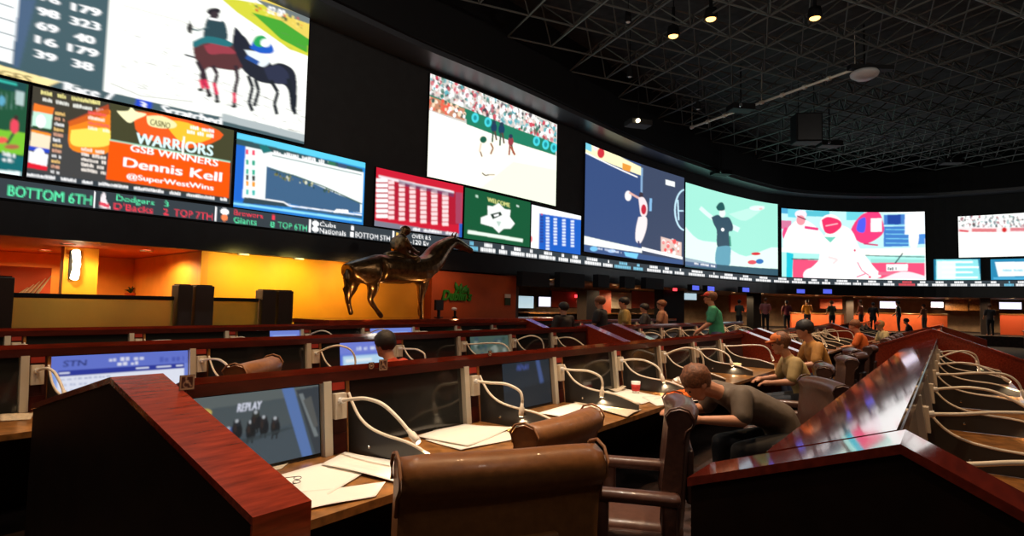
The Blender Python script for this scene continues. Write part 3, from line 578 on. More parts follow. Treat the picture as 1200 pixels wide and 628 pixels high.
# ticker band right round the wall
TZ0, TZ1 = 3.27, 3.60
xs_ = np.linspace(-2, 1204, 120); arcs_ = np.array([wall_arc(x, 290)[0] for x in xs_])
ta0, ta1 = arcs_[0] - 1.5, min(AEND - .3, arcs_[-1] + 3)
def tick_f(x, y): return ((np.interp(x, xs_, arcs_) - ta0) / (ta1 - ta0), y)
cv = Canvas(2600, 14, bg=(52, 60, 66), f=tick_f)
GR, RD = (90, 225, 165), (240, 60, 80)
def tt(s, x0, x1, y0, y1, c_, bold=.03): cv.text(s, (x0, y0), (x1, y0), (x0, y1), c_, bold)
tt('BOTTOM 6TH', 3, 103, .28, .86, GR); cv.rect(105, .08, 107, .95, W_); cv.smooth([(112, .9), (114, .2), (118, .1), (120, .5), (125, .9)], (235, 225, 228)); cv.line([(112, .7), (124, .8)], .2, (220, 70, 90))
tt('Dodgers', 131, 176, .10, .44, GR); tt('3', 188, 193, .1, .44, GR); tt("D'Backs", 129, 175, .55, .92, RD); tt('2', 187, 193, .55, .92, RD); tt('TOP 7TH', 200, 245, .5, .92, RD); cv.rect(247.5, .08, 249.5, .95, W_)
cv.ell(259, .3, 5, .2, W_); cv.ell(259, .68, 4, .22, (235, 130, 80)); tt('Brewers', 270, 304, .08, .44, RD); tt('1', 315, 318, .08, .44, RD); tt('Giants', 270, 297, .54, .92, GR); tt('8', 313, 318, .54, .92, GR); tt('TOP 6TH', 322, 356, .5, .9, GR); cv.rect(358.5, .08, 360.5, .95, W_)
cv.ell(366, .3, 4, .2, W_); cv.ell(366, .7, 4, .2, W_); tt('Cubs', 371, 390, .1, .44, W_); tt('1', 408, 411, .1, .44, W_); tt('Nationals', 371, 402, .54, .92, W_); tt('1', 407, 411, .54, .92, W_); tt('BOTTOM 5TH', 413, 454, .5, .9, W_); cv.rect(457, .08, 459, .95, W_)
cv.rect(461, .15, 464, .45, (230, 190, 90)); cv.rect(467, .3, 470, .6, (230, 190, 90)); tt('OVER 8.5', 480, 502, .1, .44, W_); tt('-120 Ev', 478, 500, .54, .92, W_)
rd = random.Random(8); x = 545.0
while x < 1200:
    wd = rd.uniform(9, 20); c_ = W_ if rd.random() < .85 else rd.choice([(120, 200, 230), (230, 80, 90), (70, 190, 130)])
    if 712 < x < 755: c_ = (130, 200, 225)
    for row in ((.12, .42), (.55, .88)):
        xx = x + (rd.uniform(2, 6) if row[0] < .5 else 0)
        while xx < x + wd - (4 if row[0] < .5 else 0):
            cv.rect(xx, row[0], xx + 1.3, row[1], c_, rd.uniform(.75, 1)); xx += 1.6
    x += wd + rd.uniform(2.5, 6)
ca = wpt(ta0, 0, TZ0)
tk = thing('ticker_screen', 'long narrow score ticker band running under all the video screens', 'ticker', ca)
grid_mesh('picture', cv, lambda u_, v_: wpt(ta0 + (ta1 - ta0) * u_, .095, TZ1 + (TZ0 - TZ1) * v_) - ca, M['screen'], tk)
hb = strip_mesh('housing', ta0 - .1, ta1 + .1, [(0.002, TZ0 - .03), (.075, TZ0 - .03), (.075, TZ1 + .03), (0.002, TZ1 + .03)], M['black'], parent=tk, step=.2)
for v in hb.data.vertices: v.co -= ca

# ------------------------------------------------------------------ room shell
bm = NB(); box(bm, -25, 48, -8, 50, -.2, 0); struct(obj('floor', bm, M['carpet']))
bm = NB(); box(bm, -25, 48, -8, 50, 11, 11.2); struct(obj('ceiling', bm, M['deck']))
bm = NB(); box(bm, 47.8, 48, -8, 50, 0, 11); struct(obj('wall_right', bm, M['wallblack']))
bm = NB(); box(bm, -25, 48, -8.2, -8, 0, 11); struct(obj('wall_back', bm, M['wallblack']))
bm = NB(); box(bm, -25.2, -25, -8, 50, 0, 11); struct(obj('wall_left', bm, M['wallblack']))
# space frame under the ceiling
bm = NB(); ga = math.radians(24); gu = Vector((math.cos(ga), math.sin(ga), 0)); gv = Vector((-math.sin(ga), math.cos(ga), 0))
CS = 1.5; org = Vector((2, 9, 0)); rd = random.Random(2)
def inside(p):
    if p.y < 3: return False
    best = min(((p.x - q.x) ** 2 + (p.y - q.y) ** 2, i) for i, q in enumerate(WC[::4]))
    i = best[1] * 4; q = WC[i]; d = (WC[min(i + 1, len(WC) - 1)] - WC[max(i - 1, 0)]).normalized()
    return (p.x - q.x) * d.y - (p.y - q.y) * d.x > 1.5
def gp(i, j, z): return org + gu * (i * CS) + gv * (j * CS) + Vector((0, 0, z))
cells = [(i, j) for i in range(-7, 27) for j in range(-8, 22) if inside(gp(i + .5, j + .5, 0)) and gp(i, j, 0).x < 40]
lo, hi = 9.85, 10.7
edges = set()
for i, j in cells:
    for a, b in (((i, j), (i + 1, j)), ((i, j), (i, j + 1)), ((i + 1, j), (i + 1, j + 1)), ((i, j + 1), (i + 1, j + 1))): edges.add((a, b))
for a, b in sorted(edges): tube(bm, [gp(*a, lo), gp(*b, lo)], .03, 5, False)
for i, j in cells:
    for c_ in ((i, j), (i + 1, j), (i, j + 1), (i + 1, j + 1)): tube(bm, [gp(*c_, lo), gp(i + .5, j + .5, hi)], .022, 4, False)
    tube(bm, [gp(i + .5, j + .5, hi), gp(i + 1.5, j + .5, hi)], .03, 4, False); tube(bm, [gp(i + .5, j + .5, hi), gp(i + .5, j + 1.5, hi)], .03, 4, False)
tag(obj('space_frame', bm, M['truss']), 'dark steel space frame of bars hanging right across the black ceiling', 'ceiling frame')
for k_, p in enumerate(FILL_PTS):  # globe bodies made up for the added fill lights
    t = thing('fill_globe', 'added unseen globe above the seats, holding a fill light', 'pendant lamp', p, 0, 'added fill lights above the seats')
    b2 = NB(); ball(b2, (0, 0, 0), .1, 12); obj('globe', b2, M['dome'], t, True); b2 = NB(); tube(b2, [(0, 0, .1), (0, 0, 10.95 - p[2])], .012, 6); obj('stem', b2, M['black'], t)
# long conduit with couplings
p0, p1 = at_h(870, 128, 9.6), at_h(1002, 81, 9.6); p0 = p0.lerp(p1, -.6)
bm = NB(); tube(bm, [p0, p1], .05, 8)
for k in range(9): q = p0.lerp(p1, k / 8); tube(bm, [q - (p1 - p0).normalized() * .06, q + (p1 - p0).normalized() * .06], .085, 8)
for k in (0, 4, 8): q = p0.lerp(p1, k / 8); tube(bm, [q, q + Vector((0, 0, 1.39))], .012, 5)
tag(obj('ceiling_pipe', bm, M['alu']), 'long pale jointed pipe crossing the ceiling beside the large white dome', 'pipe')
# fixtures
for (x, y), w_ in (((833, 23), 'brightest, middle'), ((789, 43), 'lowest, left'), ((955, 22), 'separate, right')):
    p = at_h(x, y, 9.75)
    t = thing('ceiling_downlight', {'b': 'amber ceiling downlight, the middle one of the three lit', 'l': 'amber ceiling downlight, leftmost and lowest of the three lit', 's': 'amber ceiling downlight, rightmost of the three lit'}[w_[0]], 'ceiling light', p, group='lit amber ceiling downlights')
    b2 = NB(); lathe(b2, [(.05, .9), (.05, .35), (.16, .3), (.2, 0), (.17, 0), (.15, .1)], 20); obj('housing', b2, M['black'], t)
    b2 = NB(); ball(b2, (0, 0, .02), (.14, .14, .06)); obj('bulb', b2, M['glowamber'], t, True)
    b2 = NB(); tube(b2, [(0, 0, .9), (0, 0, 1.24)], .015, 6); obj('stem', b2, M['black'], t)
for (x, y, h, r, lb) in ((1013, 89, 9.3, .42, 'large white domed ceiling fixture hanging in the middle of the dark ceiling'), (1040, 226, 8.9, .42, 'small looking far white dome fixture above the pink and white screen')):
    p = at_h(x, y, h); t = thing('dome_fixture', lb, 'ceiling fixture', p)
    b2 = NB(); lathe(b2, [(.02, -.12), (r * .6, -.1), (r * .95, 0), (r, .08), (r * .9, .14), (.1, .2)], 28); obj('dome', b2, M['dome'], t, True)
    b2 = NB(); box(b2, -.5, .9, -.12, .12, .2, .34); tube(b2, [(0, 0, .3), (0, 0, 11 - h)], .03, 8); obj('bracket', b2, M['black'], t)
def frame_yaw(p): return math.atan2(p.x, p.y)
p = at_h(945, 168, 8.35); t = thing('hanging_speaker', 'black box loudspeaker hanging from the ceiling above the screens', 'speaker', p, -frame_yaw(p) + .35)
b2 = NB(); box(b2, -.5, .5, -.35, .35, 0, 1.15, .03); obj('cabinet', b2, M['black'], t)
b2 = NB(); box(b2, -.44, .44, -.365, -.351, .06, 1.09); obj('grille', b2, M['fascia'], t)
b2 = NB(); tube(b2, [(-.3, 0, 1.15), (-.3, 0, 2.64)], .015, 6); tube(b2, [(.3, 0, 1.15), (.3, 0, 2.64)], .015, 6); obj('cable', b2, M['black'], t)
for k, (x, y, h, lb) in enumerate(((748, 148, 8.5, 'black ceiling projector with a bright lens near the corner of the blue screen'), (868, 130, 9.2, 'black projector hung at the left end of the pale pipe'), (845, 205, 8.3, 'small black projector above the umpire screen'), (972, 172, 8.8, 'small black projector right beside the hanging loudspeaker'), (1115, 192, 9.0, 'small black projector on the far right part of the ceiling'))):
    p = at_h(x, y, h); t = thing('projector', lb, 'projector', p, .5 - frame_yaw(p))
    b2 = NB(); box(b2, -.45, .45, -.3, .3, 0, .22, .03); obj('body', b2, M['black'] if k else M['wallblack'], t)
    b2 = NB(); tube(b2, [(-.2, -.3, .1), (-.2, -.38, .1)], .07, 12); obj('lens', b2, M['glowwarm'] if k == 0 else M['chrome'], t)
    b2 = NB(); tube(b2, [(0, 0, .22), (0, 0, 11 - h)], .025, 6); obj('pole', b2, M['black'], t)
for k, (x, y, h, lb) in enumerate(((736, 26, 9.7, 'small dark spotlight aimed down, left of the amber downlights'), (738, 90, 9.3, 'small dark spotlight with a pale rim below the leftmost downlight'), (818, 128, 9.4, 'small dark spotlight left of the pale ceiling pipe'))):
    p = at_h(x, y, h); t = thing('track_spotlight', lb, 'spotlight', p)
    b2 = NB(); lathe(b2, [(.02, .3), (.08, .3), (.1, 0), (.07, 0)], 14); obj('can', b2, M['black'], t)
    b2 = NB(); ball(b2, (0, 0, .0), (.06, .06, .03), 10); obj('lens', b2, M['dome'], t)
    b2 = NB(); tube(b2, [(0, 0, .3), (0, 0, 11 - h)], .012, 6); obj('stem', b2, M['black'], t)

# ------------------------------------------------------------------ carrel rows
def carrel_row(t0, s0, s1, posts, where, pics=None, back=.60):
    """row frame: x along the row, y towards the video wall, the ledge stands over y = 0"""
    t = thing('carrel_row', where, 'desk row', P(s0, t0), ROWROT); L = s1 - s0; bz = 1.262 - (back + .078) * .335
    b = NB(); prism(b, [(-.02, 0), (back - .06, 0), (back - .06, bz - .036), (.04, 1.16), (-.02, 1.16)], 'x', .02, L - .02); obj('body', b, M['darkwood'], t)
    b = NB(); prism(b, [(-.078, 1.262), (back, bz), (back, bz - .035), (-.078, 1.226)], 'x', .0, L); obj('back_slope', b, M['lacquer'], t)
    b = NB(); prism(b, [(.0, 1.165), (.0, 1.225), (-.082, 1.225), (-.082, 1.165)], 'x', 0, L); obj('ledge', b, M['ledge'], t)
    b = NB(); prism(b, [(-.93, .70), (-.93, .74), (-.03, .74), (-.03, .70)], 'x', 0, L); obj('worktop', b, M['desk'], t)
    xs = [p - s0 for p in posts]; bounds = [0] + xs + [L]
    for i in range(len(bounds) - 1):
        x0 = bounds[i] + (.12 if i else .02); x1 = bounds[i + 1] - (.09 if i + 1 < len(bounds) - 1 else .02)
        if x1 - x0 < .2: continue
        b = NB(); prism(b, [(-.08, .742), (-.10, .742), (-.052, 1.174), (-.03, 1.174)], 'x', x0, x1); mo = obj('monitor_glass', b, M['glass'], t)
        if pics and i in pics:
            pc = pics[i]; cv = Canvas(*pc[0]); pc[1](cv); xa = x0 + (x1 - x0) * pc[2][0]; xb = x0 + (x1 - x0) * pc[2][1]; ha, hb_ = pc[2][2:4] if len(pc[2]) > 2 else (.05, .96)
            def fn(u_, v_):
                k = hb_ + (ha - hb_) * v_; return Vector((xa + (xb - xa) * u_, -.1025 + .048 * k, .742 + .432 * k))
            grid_mesh('picture', cv, fn, M['monitor'], mo)
        if i: 
            b = NB(); prism(b, [(-.08, .742), (-.115, .742), (-.072, 1.174), (-.03, 1.174)], 'x', x0 - .03, x0 - .004); obj('wood_strip', b, M['desk'], t)
    for i, x in enumerate(xs):
        b = NB(); prism(b, [(-.03, .742), (-.135, .742), (-.09, 1.174), (-.03, 1.174)], 'x', x - .085, x - .03); obj('metal_strip', b, M['alu'], t)
        b = NB(); prism(b, [(-.02, .742), (-.12, .742), (-.072, 1.174), (-.02, 1.174)], 'x', x - .028, x + .085); po = obj('post', b, M['box'], t)
        b = NB(); prism(b, [(-.092, .95), (-.135, .95), (-.125, 1.10), (-.082, 1.10)], 'x', x - .022, x + .06); obj('outlet_plate', b, M['plate'], po)
        b = NB(); prism(b, [(-.08, 1.118), (-.09, 1.118), (-.085, 1.162), (-.075, 1.162)], 'x', x - .022, x + .07); obj('red_label', b, M['redlabel'], po)
        b = NB(); prism(b, [(-.10, .745), (-.124, .745), (-.113, .86), (-.095, .86)], 'x', x - .024, x + .08); obj('wood_foot', b, M['ledge'], po)
        top = [tuple(p)[:2] for p in crom([(-.10, 1.09, 0), (-.14, 1.03, 0), (-.21, .955, 0), (-.31, .905, 0), (-.45, .88, 0), (-.66, .862, 0), (-.88, .80, 0)], 4)]
        b = NB(); prism(b, top + [(-.88, .742), (-.13, .742)], 'x', x + .088, x + .1); pt = obj('partition', b, M['fin'], t)
        b = NB(); tube(b, [(x + .094, y, z + .004) for y, z in top], .0095, 6); obj('trim_bead', b, M['lamp'], pt, True)
        b = NB(); ball(b, (x + .084, -.32, .80), .011, 8); obj('stud', b, M['chrome'], pt)
    return t
def gable_poly(t0, th=.25, left=(1.05, .96), right=(-1.42, .83), peak=1.24):
    return [(left[0], 0), left, (0, peak), right, (right[0], 0)]
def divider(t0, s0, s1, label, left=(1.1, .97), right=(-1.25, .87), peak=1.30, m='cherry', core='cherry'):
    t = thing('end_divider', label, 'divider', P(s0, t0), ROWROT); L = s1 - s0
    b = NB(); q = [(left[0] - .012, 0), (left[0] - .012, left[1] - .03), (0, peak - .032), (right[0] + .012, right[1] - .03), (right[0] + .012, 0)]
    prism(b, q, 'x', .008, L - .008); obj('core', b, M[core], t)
    # wooden capping board over both slopes and down the edges
    def cap(a, c_, name):
        b = NB(); prism(b, [a, c_, (c_[0], c_[1] - .03), (a[0], a[1] - .03)], 'x', 0, L); return obj(name, b, M[m], t)
    cap((0, peak), right, 'front_cap'); cap(left, (0, peak), 'rear_cap')
    b = NB(); prism(b, [(right[0], 0), (right[0], right[1] - .03), (right[0] + .012, right[1] - .03), (right[0] + .012, 0)], 'x', 0, L); obj('edge_board', b, M[m], t)
    return t
_lampmesh = {}
def gooseneck(s, t_, z, var, label, group, rot=0, sc=1):
    root = thing('gooseneck_lamp', label, 'reading lamp', P(s + .03, t_, z), ROWROT + rot, group)
    vs_ = {0: [(0, 0, 0), (0, -.10, .02), (0, -.22, .035), (0, -.36, .02), (0, -.48, -.035), (0, -.58, -.10)],
           1: [(0, 0, 0), (.02, -.10, .02), (.04, -.24, .02), (.05, -.36, -.02), (.055, -.42, -.07), (.058, -.44, -.12)],
           2: [(0, 0, 0), (.0, -.12, .0), (.03, -.26, .0), (.06, -.36, -.04), (.06, -.39, -.09), (.06, -.39, -.14)],
           3: [(0, 0, 0), (.03, -.12, .06), (.09, -.26, .10), (.16, -.38, .06), (.2, -.42, -.03), (.2, -.43, -.13)],
           4: [(0, 0, 0), (.05, -.14, .01), (.14, -.32, .03), (.22, -.52, .03), (.24, -.62, -.03), (.25, -.66, -.12)]}
    pts = crom(vs_[var], 5)
    if var not in _lampmesh:
        b = NB(); tube(b, pts, .011, 7); me = obj('neck', b, M['lamp'], None, True)
        d = (pts[-1] - pts[-2]).normalized(); e = pts[-1]
        b = NB(); tube(b, [e - d * .01, e + d * .015, e + d * .025, e + d * .075, e + d * .085], [.012, .014, .021, .021, .017], 10); hd = obj('lamp_head', b, M['lamp'], None, True)
        b = NB(); tube(b, [e + d * .0855, e + d * .089], .015, 10); ln = obj('lens', b, M['lampglow'], None)
        b = NB(); tube(b, [(0, .03, -.005), (0, 0, 0), (0, -.015, .003)], .02, 10); sk = obj('socket', b, M['white'], None)
        _lampmesh[var] = (me.data, hd.data, ln.data, sk.data, e + d * .11)
        for o in (me, hd, ln, sk): bpy.data.objects.remove(o)
    me, hd, ln, sk, tip = _lampmesh[var]
    for nm, d_ in (('neck', me), ('lamp_head', hd), ('socket', sk)):
        o = bpy.data.objects.new(nm, d_); C.objects.link(o); o.parent = root
        if nm == 'lamp_head': h_ = o
    o = bpy.data.objects.new('lens', ln); C.objects.link(o); o.parent = h_
    return root, tip
ORD = ['first', 'second', 'third', 'fourth', 'fifth', 'sixth', 'seventh', 'eighth', 'ninth']
LAMPW = (1.0, .72, .42)
def lamps(t0, posts, rowname, var, power=0, t_off=-.14, z=1.06):
    for k, s in enumerate(posts):
        r, tip = gooseneck(s - .02, t0 + t_off, z, var[k % len(var)], 'cream gooseneck reading lamp at the %s post of %s' % (ORD[k], rowname), 'gooseneck reading lamps')
        if power:
            wp = P(s + .01, t0 + t_off, z) + Matrix.Rotation(ROWROT, 3, 'Z') @ tip
            spot(wp, wp + Vector((0, 0, -1)) - N * .25, power, LAMPW, 2.6, .6, .012, 'reading_spot')

def pic_replay(cv):
    cv.rect(0, 0, 1, 1, (78, 88, 92)); cv.poly([(0, 0), (1, 0), (1, .12), (0, .16)], (96, 104, 104)); cv.poly([(0, .55), (1, .5), (1, 1), (0, 1)], (72, 84, 92))
    cv.poly([(.68, 0), (.78, 0), (.93, 1), (.84, 1)], (92, 122, 178)); cv.poly([(.80, .04), (1, .02), (1, 1), (.955, 1)], (60, 66, 72)); cv.line([(.84, .1), (.97, .75)], .035, (120, 128, 130)); cv.poly([(.86, .2), (.93, .15), (.99, .6), (.95, .62)], (90, 92, 90))
    cv.ell(.10, .2, .06, .06, (205, 180, 90)); cv.ell(.10, .2, .03, .035, (150, 110, 40)); cv.text('REPLAY', (.345, .13), (.52, .13), (.335, .24), (225, 228, 245), .05)
    rd = random.Random(3)
    for x, y, c_ in ((.27, .46, (70, 90, 150)), (.33, .38, (40, 44, 50)), (.43, .42, (36, 40, 44)), (.47, .30, (50, 54, 50)), (.53, .38, (40, 40, 44)), (.62, .42, (46, 46, 50))):
        y += .05
        cv.smooth([(x - .035, y + .02), (x - .02, y - .05), (x + .02, y - .06), (x + .04, y + .03), (x + .03, y + .14), (x - .025, y + .14)], (30, 34, 38)); cv.ell(x + .003, y - .05, .028, .05, c_); cv.ell(x + .002, y - .075, .013, .024, (176, 182, 188)); cv.ell(x - .012, y + .02, .012, .05, (52, 44, 42)); cv.line([(x - .016, y + .12), (x - .026, y + .2)], .012, (26, 28, 30)); cv.line([(x + .014, y + .12), (x + .01, y + .21)], .012, (26, 28, 30))
    cv.poly([(.25, .62), (.72, .55), (.78, .57), (.3, .69)], (56, 66, 70), .7)
def pic_web(cv):
    cv.rect(0, 0, 1, 1, (92, 110, 205)); cv.poly([(0, 0), (1, 0), (1, .3), (0, .3)], (104, 122, 214)); cv.rect(.02, .3, .99, .42, (46, 60, 160)); cv.rect(.04, .42, .97, 1, (236, 240, 255)); cv.rect(0, .3, .04, 1, (140, 170, 235)); cv.rect(.97, .3, 1, 1, (120, 140, 225))
    cv.text('STN', (.08, .09), (.23, .09), (.075, .22), (40, 50, 110), .03); smudge(cv, (.38, .17), (.66, .17), .09, (235, 238, 255), 4, words=3); smudge(cv, (.44, .27), (.6, .27), .08, (235, 238, 255), 5, words=2); smudge(cv, (.76, .24), (.97, .24), .12, (80, 96, 190), 6, words=3)
    for a, b_ in ((.05, .12), (.58, .68), (.74, .86), (.9, .96)): cv.rect(a, .335, b_, .37, (230, 235, 255))
    smudge(cv, (.06, .5), (.4, .5), .05, (170, 180, 215), 7); smudge(cv, (.06, .62), (.6, .62), .05, (180, 190, 220), 8); smudge(cv, (.06, .74), (.5, .74), .05, (180, 190, 220), 9)
def pic_web2(cv):
    cv.rect(0, 0, 1, 1, (96, 120, 220)); cv.rect(0, .0, 1, .35, (120, 135, 225)); cv.rect(.05, .4, 1, 1, (190, 225, 250)); smudge(cv, (.3, .25), (.8, .25), .12, (220, 230, 255), 3, words=3); cv.rect(.1, .5, .6, .6, (240, 250, 255)); cv.rect(.1, .7, .8, .78, (150, 190, 235))
def pic_faint(cv):
    cv.rect(0, 0, 1, 1, (40, 48, 56)); cv.poly([(.7, 0), (.78, 0), (.92, 1), (.82, 1)], (70, 90, 140)); cv.text('REPLAY', (.3, .06), (.55, .06), (.29, .18), (90, 110, 200), .03); cv.poly([(0, .6), (1, .5), (1, 1), (0, 1)], (36, 42, 48))
def pic_green(cv):
    cv.rect(0, 0, 1, 1, (70, 92, 84)); cv.poly([(0, .5), (1, .4), (1, 1), (0, 1)], (96, 104, 92)); speck(cv, [(0, .1), (1, .1), (1, .8), (0, .8)], 40, [(40, 60, 50), (140, 150, 140), (60, 80, 90)], .07, 3, .6)
def pic_strip(cv):
    cv.rect(0, 0, 1, 1, (120, 140, 225)); cv.rect(.1, .2, .9, .5, (170, 195, 245)); cv.rect(.05, .55, .95, .95, (90, 110, 200))

A_T, B_T, C_T, Z_T = 3.10, 5.91, 8.74, .225
A_P = [2.34 + 1.283 * k for k in range(7)]; B_P = [1.63 + 1.284 * k for k in range(7)]; C_P = [2.22 + 1.283 * k for k in range(-3, 8)]; Z_P = [2.95 + 1.48 * k for k in range(7)]
carrel_row(A_T, 1.46, 11.35, A_P, 'long front row of carrels with a red brown ledge and the race replay monitor',
           {0: ((170, 90), pic_replay, (0, .99)), 2: ((60, 40), pic_faint, (.3, .98))}, back=.62)
carrel_row(B_T, -.9, 10.6, [.345] + B_P, 'second row of carrels, with the bright blue web page monitor behind the front row',
           {2: ((160, 60), pic_web, (.0, 1.0)), 4: ((60, 36), pic_web2, (.25, 1)), 6: ((50, 30), pic_green, (.1, 1))})
carrel_row(C_T, -3.0, 12.6, C_P, 'third row of carrels, nearest to the bronze horse', {8: ((50, 24), pic_strip, (.0, 1.0)), 6: ((40, 20), pic_strip, (.5, 1))})
carrel_row(Z_T, 2.46, 13.3, Z_P, 'right hand row of carrels seen along its lacquered back and lamps', None, back=.345)
A2 = [14.0 + 1.3 * k for k in range(6)]; B2 = [13.2 + 1.3 * k for k in range(7)]; Z2 = [16.2 + 1.4 * k for k in range(6)]; C2 = [15.4 + 1.3 * k for k in range(6)]
carrel_row(A_T, 12.95, 22.0, A2, 'far row of carrels beyond the aisle, in line with the front row', None)
carrel_row(B_T, 12.15, 22.0, B2, 'far row of carrels beyond the aisle, behind the man in green', None)
carrel_row(Z_T, 15.0, 24.6, Z2, 'far row of carrels in line with the right hand lacquered row', None)
carrel_row(C_T, 14.3, 23.0, C2, 'far row of carrels beyond the aisle, closest to the wall opening', None)
C3 = [27.5 + 1.5 * k for k in range(4)]
carrel_row(A_T, 26, 34, C3, 'most distant row of carrels, behind the far aisle', None)
carrel_row(Z_T, 26, 34, C3, 'most distant row of carrels on the right', None)
carrel_row(-3.2, 26, 34, C3, 'most distant row of carrels at the right picture edge', None)
divider(3.25, 1.21, 1.45, 'peaked red brown end divider in the left foreground, near side coloured dark as if unlit', right=(-1.27, .895), left=(1.07, 1.02), peak=1.27, core='darkwood')  # dark core puts the near face's shade into the colour
divider(.12, 2.16, 2.44, 'peaked lacquered end divider in the right foreground reflecting the screens', left=(.65, 1.05), right=(-.95, .80), peak=1.27, m='lacquer', core='darkwood')  # dark core here too: unlit near face put into the colour
divider(A_T, 11.36, 11.66, 'peaked dark red divider at the far end of the front row', peak=1.3)
divider(B_T, 10.61, 10.91, 'peaked dark red divider at the far end of the second row', peak=1.3)
divider(B_T, -1.2, -.91, 'peaked divider at the near end of the second row, left of the picture', peak=1.3)
divider(C_T, 12.61, 12.9, 'peaked divider at the far end of the third row', peak=1.3)
divider(Z_T, 13.31, 13.6, 'peaked red divider closing the far end of the right hand lamps', right=(-1.6, .80), peak=1.40)
divider(A_T, 12.65, 12.94, 'peaked divider where the far front row begins, beyond the aisle')
divider(A_T, 22.01, 22.3, 'peaked divider at the far end of the far front row')
divider(B_T, 11.85, 12.14, 'peaked divider where the far second row begins')
divider(Z_T, 14.7, 14.99, 'peaked glossy divider where the far right hand row begins', peak=1.36, m='lacquer')
divider(Z_T, 24.61, 24.9, 'peaked divider at the far end of the far right hand row')
lamps(A_T, A_P, 'the front row', [0, 2, 2, 1, 3, 1, 4], 9)
lamps(B_T, [.345] + B_P, 'the second row', [1, 0, 1, 3, 2, 4, 3, 0], 7)
lamps(C_T, C_P[2:10], 'the third row', [3, 1, 4, 0, 3], 0)
lamps(Z_T, Z_P, 'the right hand row', [4, 4, 0, 4, 0, 3, 1], 9)
lamps(A_T, A2, 'the far front row', [3, 4, 1, 0], 0); lamps(B_T, B2, 'the far second row', [1, 3, 0, 4], 0)

# ------------------------------------------------------------------ statue terrace, railing and rooms under the video wall
a605r = wall_arc(606, 350)[0] + .3
bm = NB()
def rowbox(bm, s0, s1, t0, t1, z0, z1, m=None):
    q = [P(s0, t0), P(s1, t0), P(s1, t1), P(s0, t1)]; prism(bm, [(p.x, p.y) for p in q], 'z', z0, z1)
struct(strip_mesh('floor_raised', a605r, WL[-1], [(1.2, 0), (1.2, .55), (-9, .55), (-9, 0)], M['carpet'])).name = 'floor_2'
rowbox(bm, -8, 7.6, 11.3, 12.9, 0, .55); struct(obj('trim_4', bm, M['darkwood']))
t = thing('statue_plinth', 'long dark wood plinth carrying the bronze horse in front of the orange wall', 'plinth', P(7.8, 10.3), ROWROT)
b = NB(); box(b, 0, 9.6, 0, 1.25, 0, 1.17); obj('base', b, M['darkwood'], t)
b = NB(); box(b, -.06, 9.66, -.06, 1.3, 1.17, 1.26, .01); obj('top_slab', b, M['cherry'], t)
# glass railing: newel blocks, glass panes, rail
def blk(s0, s1, z1, label, m='blockwood'):
    t = thing('railing_post', label, 'post', P((s0 + s1) / 2, 11.5), ROWROT, 'railing posts of the terrace')
    h = (s1 - s0) / 2
    b = NB(); box(b, -h, h, -.14, .14, 0, z1, .012); obj('shaft', b, M[m], t)
    b = NB(); box(b, -h + .03, h - .03, -.11, .11, z1, z1 + .02); obj('cap', b, M['darkwood'], t)
def s_at(x, y=360, t_=11.5):
    p = at_t(x, y, t_); return p.dot(U)
sp = [s_at(-60), s_at(12)]; blk(sp[0], sp[1], 1.90, 'wide dark railing post at the left picture edge')
sr = s_at(204), s_at(221), s_at(223), s_at(246), s_at(303), s_at(319), s_at(321), s_at(339)
blk(sr[0], sr[1], 1.88, 'dark railing post, left one of the pair right of the wide glass pane'); blk(sr[2] + .02, sr[3], 1.88, 'dark railing post, right one of the pair below the ceiling column')
blk(sr[4], sr[5], 1.84, 'dark railing post, left one of the pair beside the horse plinth'); blk(sr[6] + .02, sr[7], 1.84, 'dark railing post, right one of the pair nearest the horse')
for a, b_, lb in ((sp[1] + .02, sr[0] - .02, 'wide smoked glass railing pane with black handrail at the left'), (sr[3] + .02, sr[4] - .02, 'narrow smoked glass railing pane between the two pairs of posts')):
    t = thing('glass_railing', lb, 'railing', P(a, 11.5), ROWROT)
    b = NB(); box(b, 0, b_ - a, -.012, .012, .60, 1.60); obj('pane', b, M['railglass'], t)
    b = NB(); box(b, 0, b_ - a, -.04, .04, 1.60, 1.67, .01); obj('handrail', b, M['black'], t)
    b = NB(); box(b, 0, b_ - a, -.03, .03, .55, .60); obj('base_shoe', b, M['black'], t)

# outer shell behind the wall: floor to 2.66 m, low ceiling, coloured back walls
AM = WL[-1]
a240 = wall_arc(241, 330)[0]; a505 = wall_arc(505, 350)[0]; a420 = wall_arc(425, 350)[0]; a605 = wall_arc(604, 350)[0]
struct(strip_mesh('ceiling_amber', 0.0, a240, [(-.001, 2.66), (-6, 2.66), (-6, 2.80), (-.31, 2.80)], M['redorange'])).name = 'ceiling_3'
low = strip_mesh('ceiling_low', a240 + .01, AM, [(-.001, 2.66), (-9, 2.66), (-9, 2.80), (-.31, 2.80)], M['beige']); low.name = 'ceiling_2'; struct(low)
struct(strip_mesh('wall_yellow', a240, a505, [(-.30, .0), (-.30, 2.655), (-.45, 2.655), (-.45, 0)], M['yellow'])).name = 'wall_yellow'
struct(strip_mesh('wall_orange', a505 + .002, a605, [(.02, .0), (.02, 2.60), (-.45, 2.60), (-.45, 0)], M['burnt']))
bwl = strip_mesh('wall_amber', 0, a240 + 2, [(-5.2, 0), (-5.2, 2.655), (-5.4, 2.655), (-5.4, 0)], M['orange']); struct(bwl)
struct(strip_mesh('wall_far', a605 - 6, AM, [(-8, 0), (-8, 2.655), (-8.2, 2.655), (-8.2, 0)], M['beige']))
bm = NB(); q = [wpt(a240 + .02, -.3), wpt(a240 + .02, -5.2)]
d = (q[1] - q[0]).normalized(); nn = Vector((d.y, -d.x, 0)) * .12
prism(bm, [(p.x, p.y) for p in (q[0], q[1], q[1] + nn, q[0] + nn)], 'z', 0, 2.655); struct(obj('wall_side', bm, M['orange']))
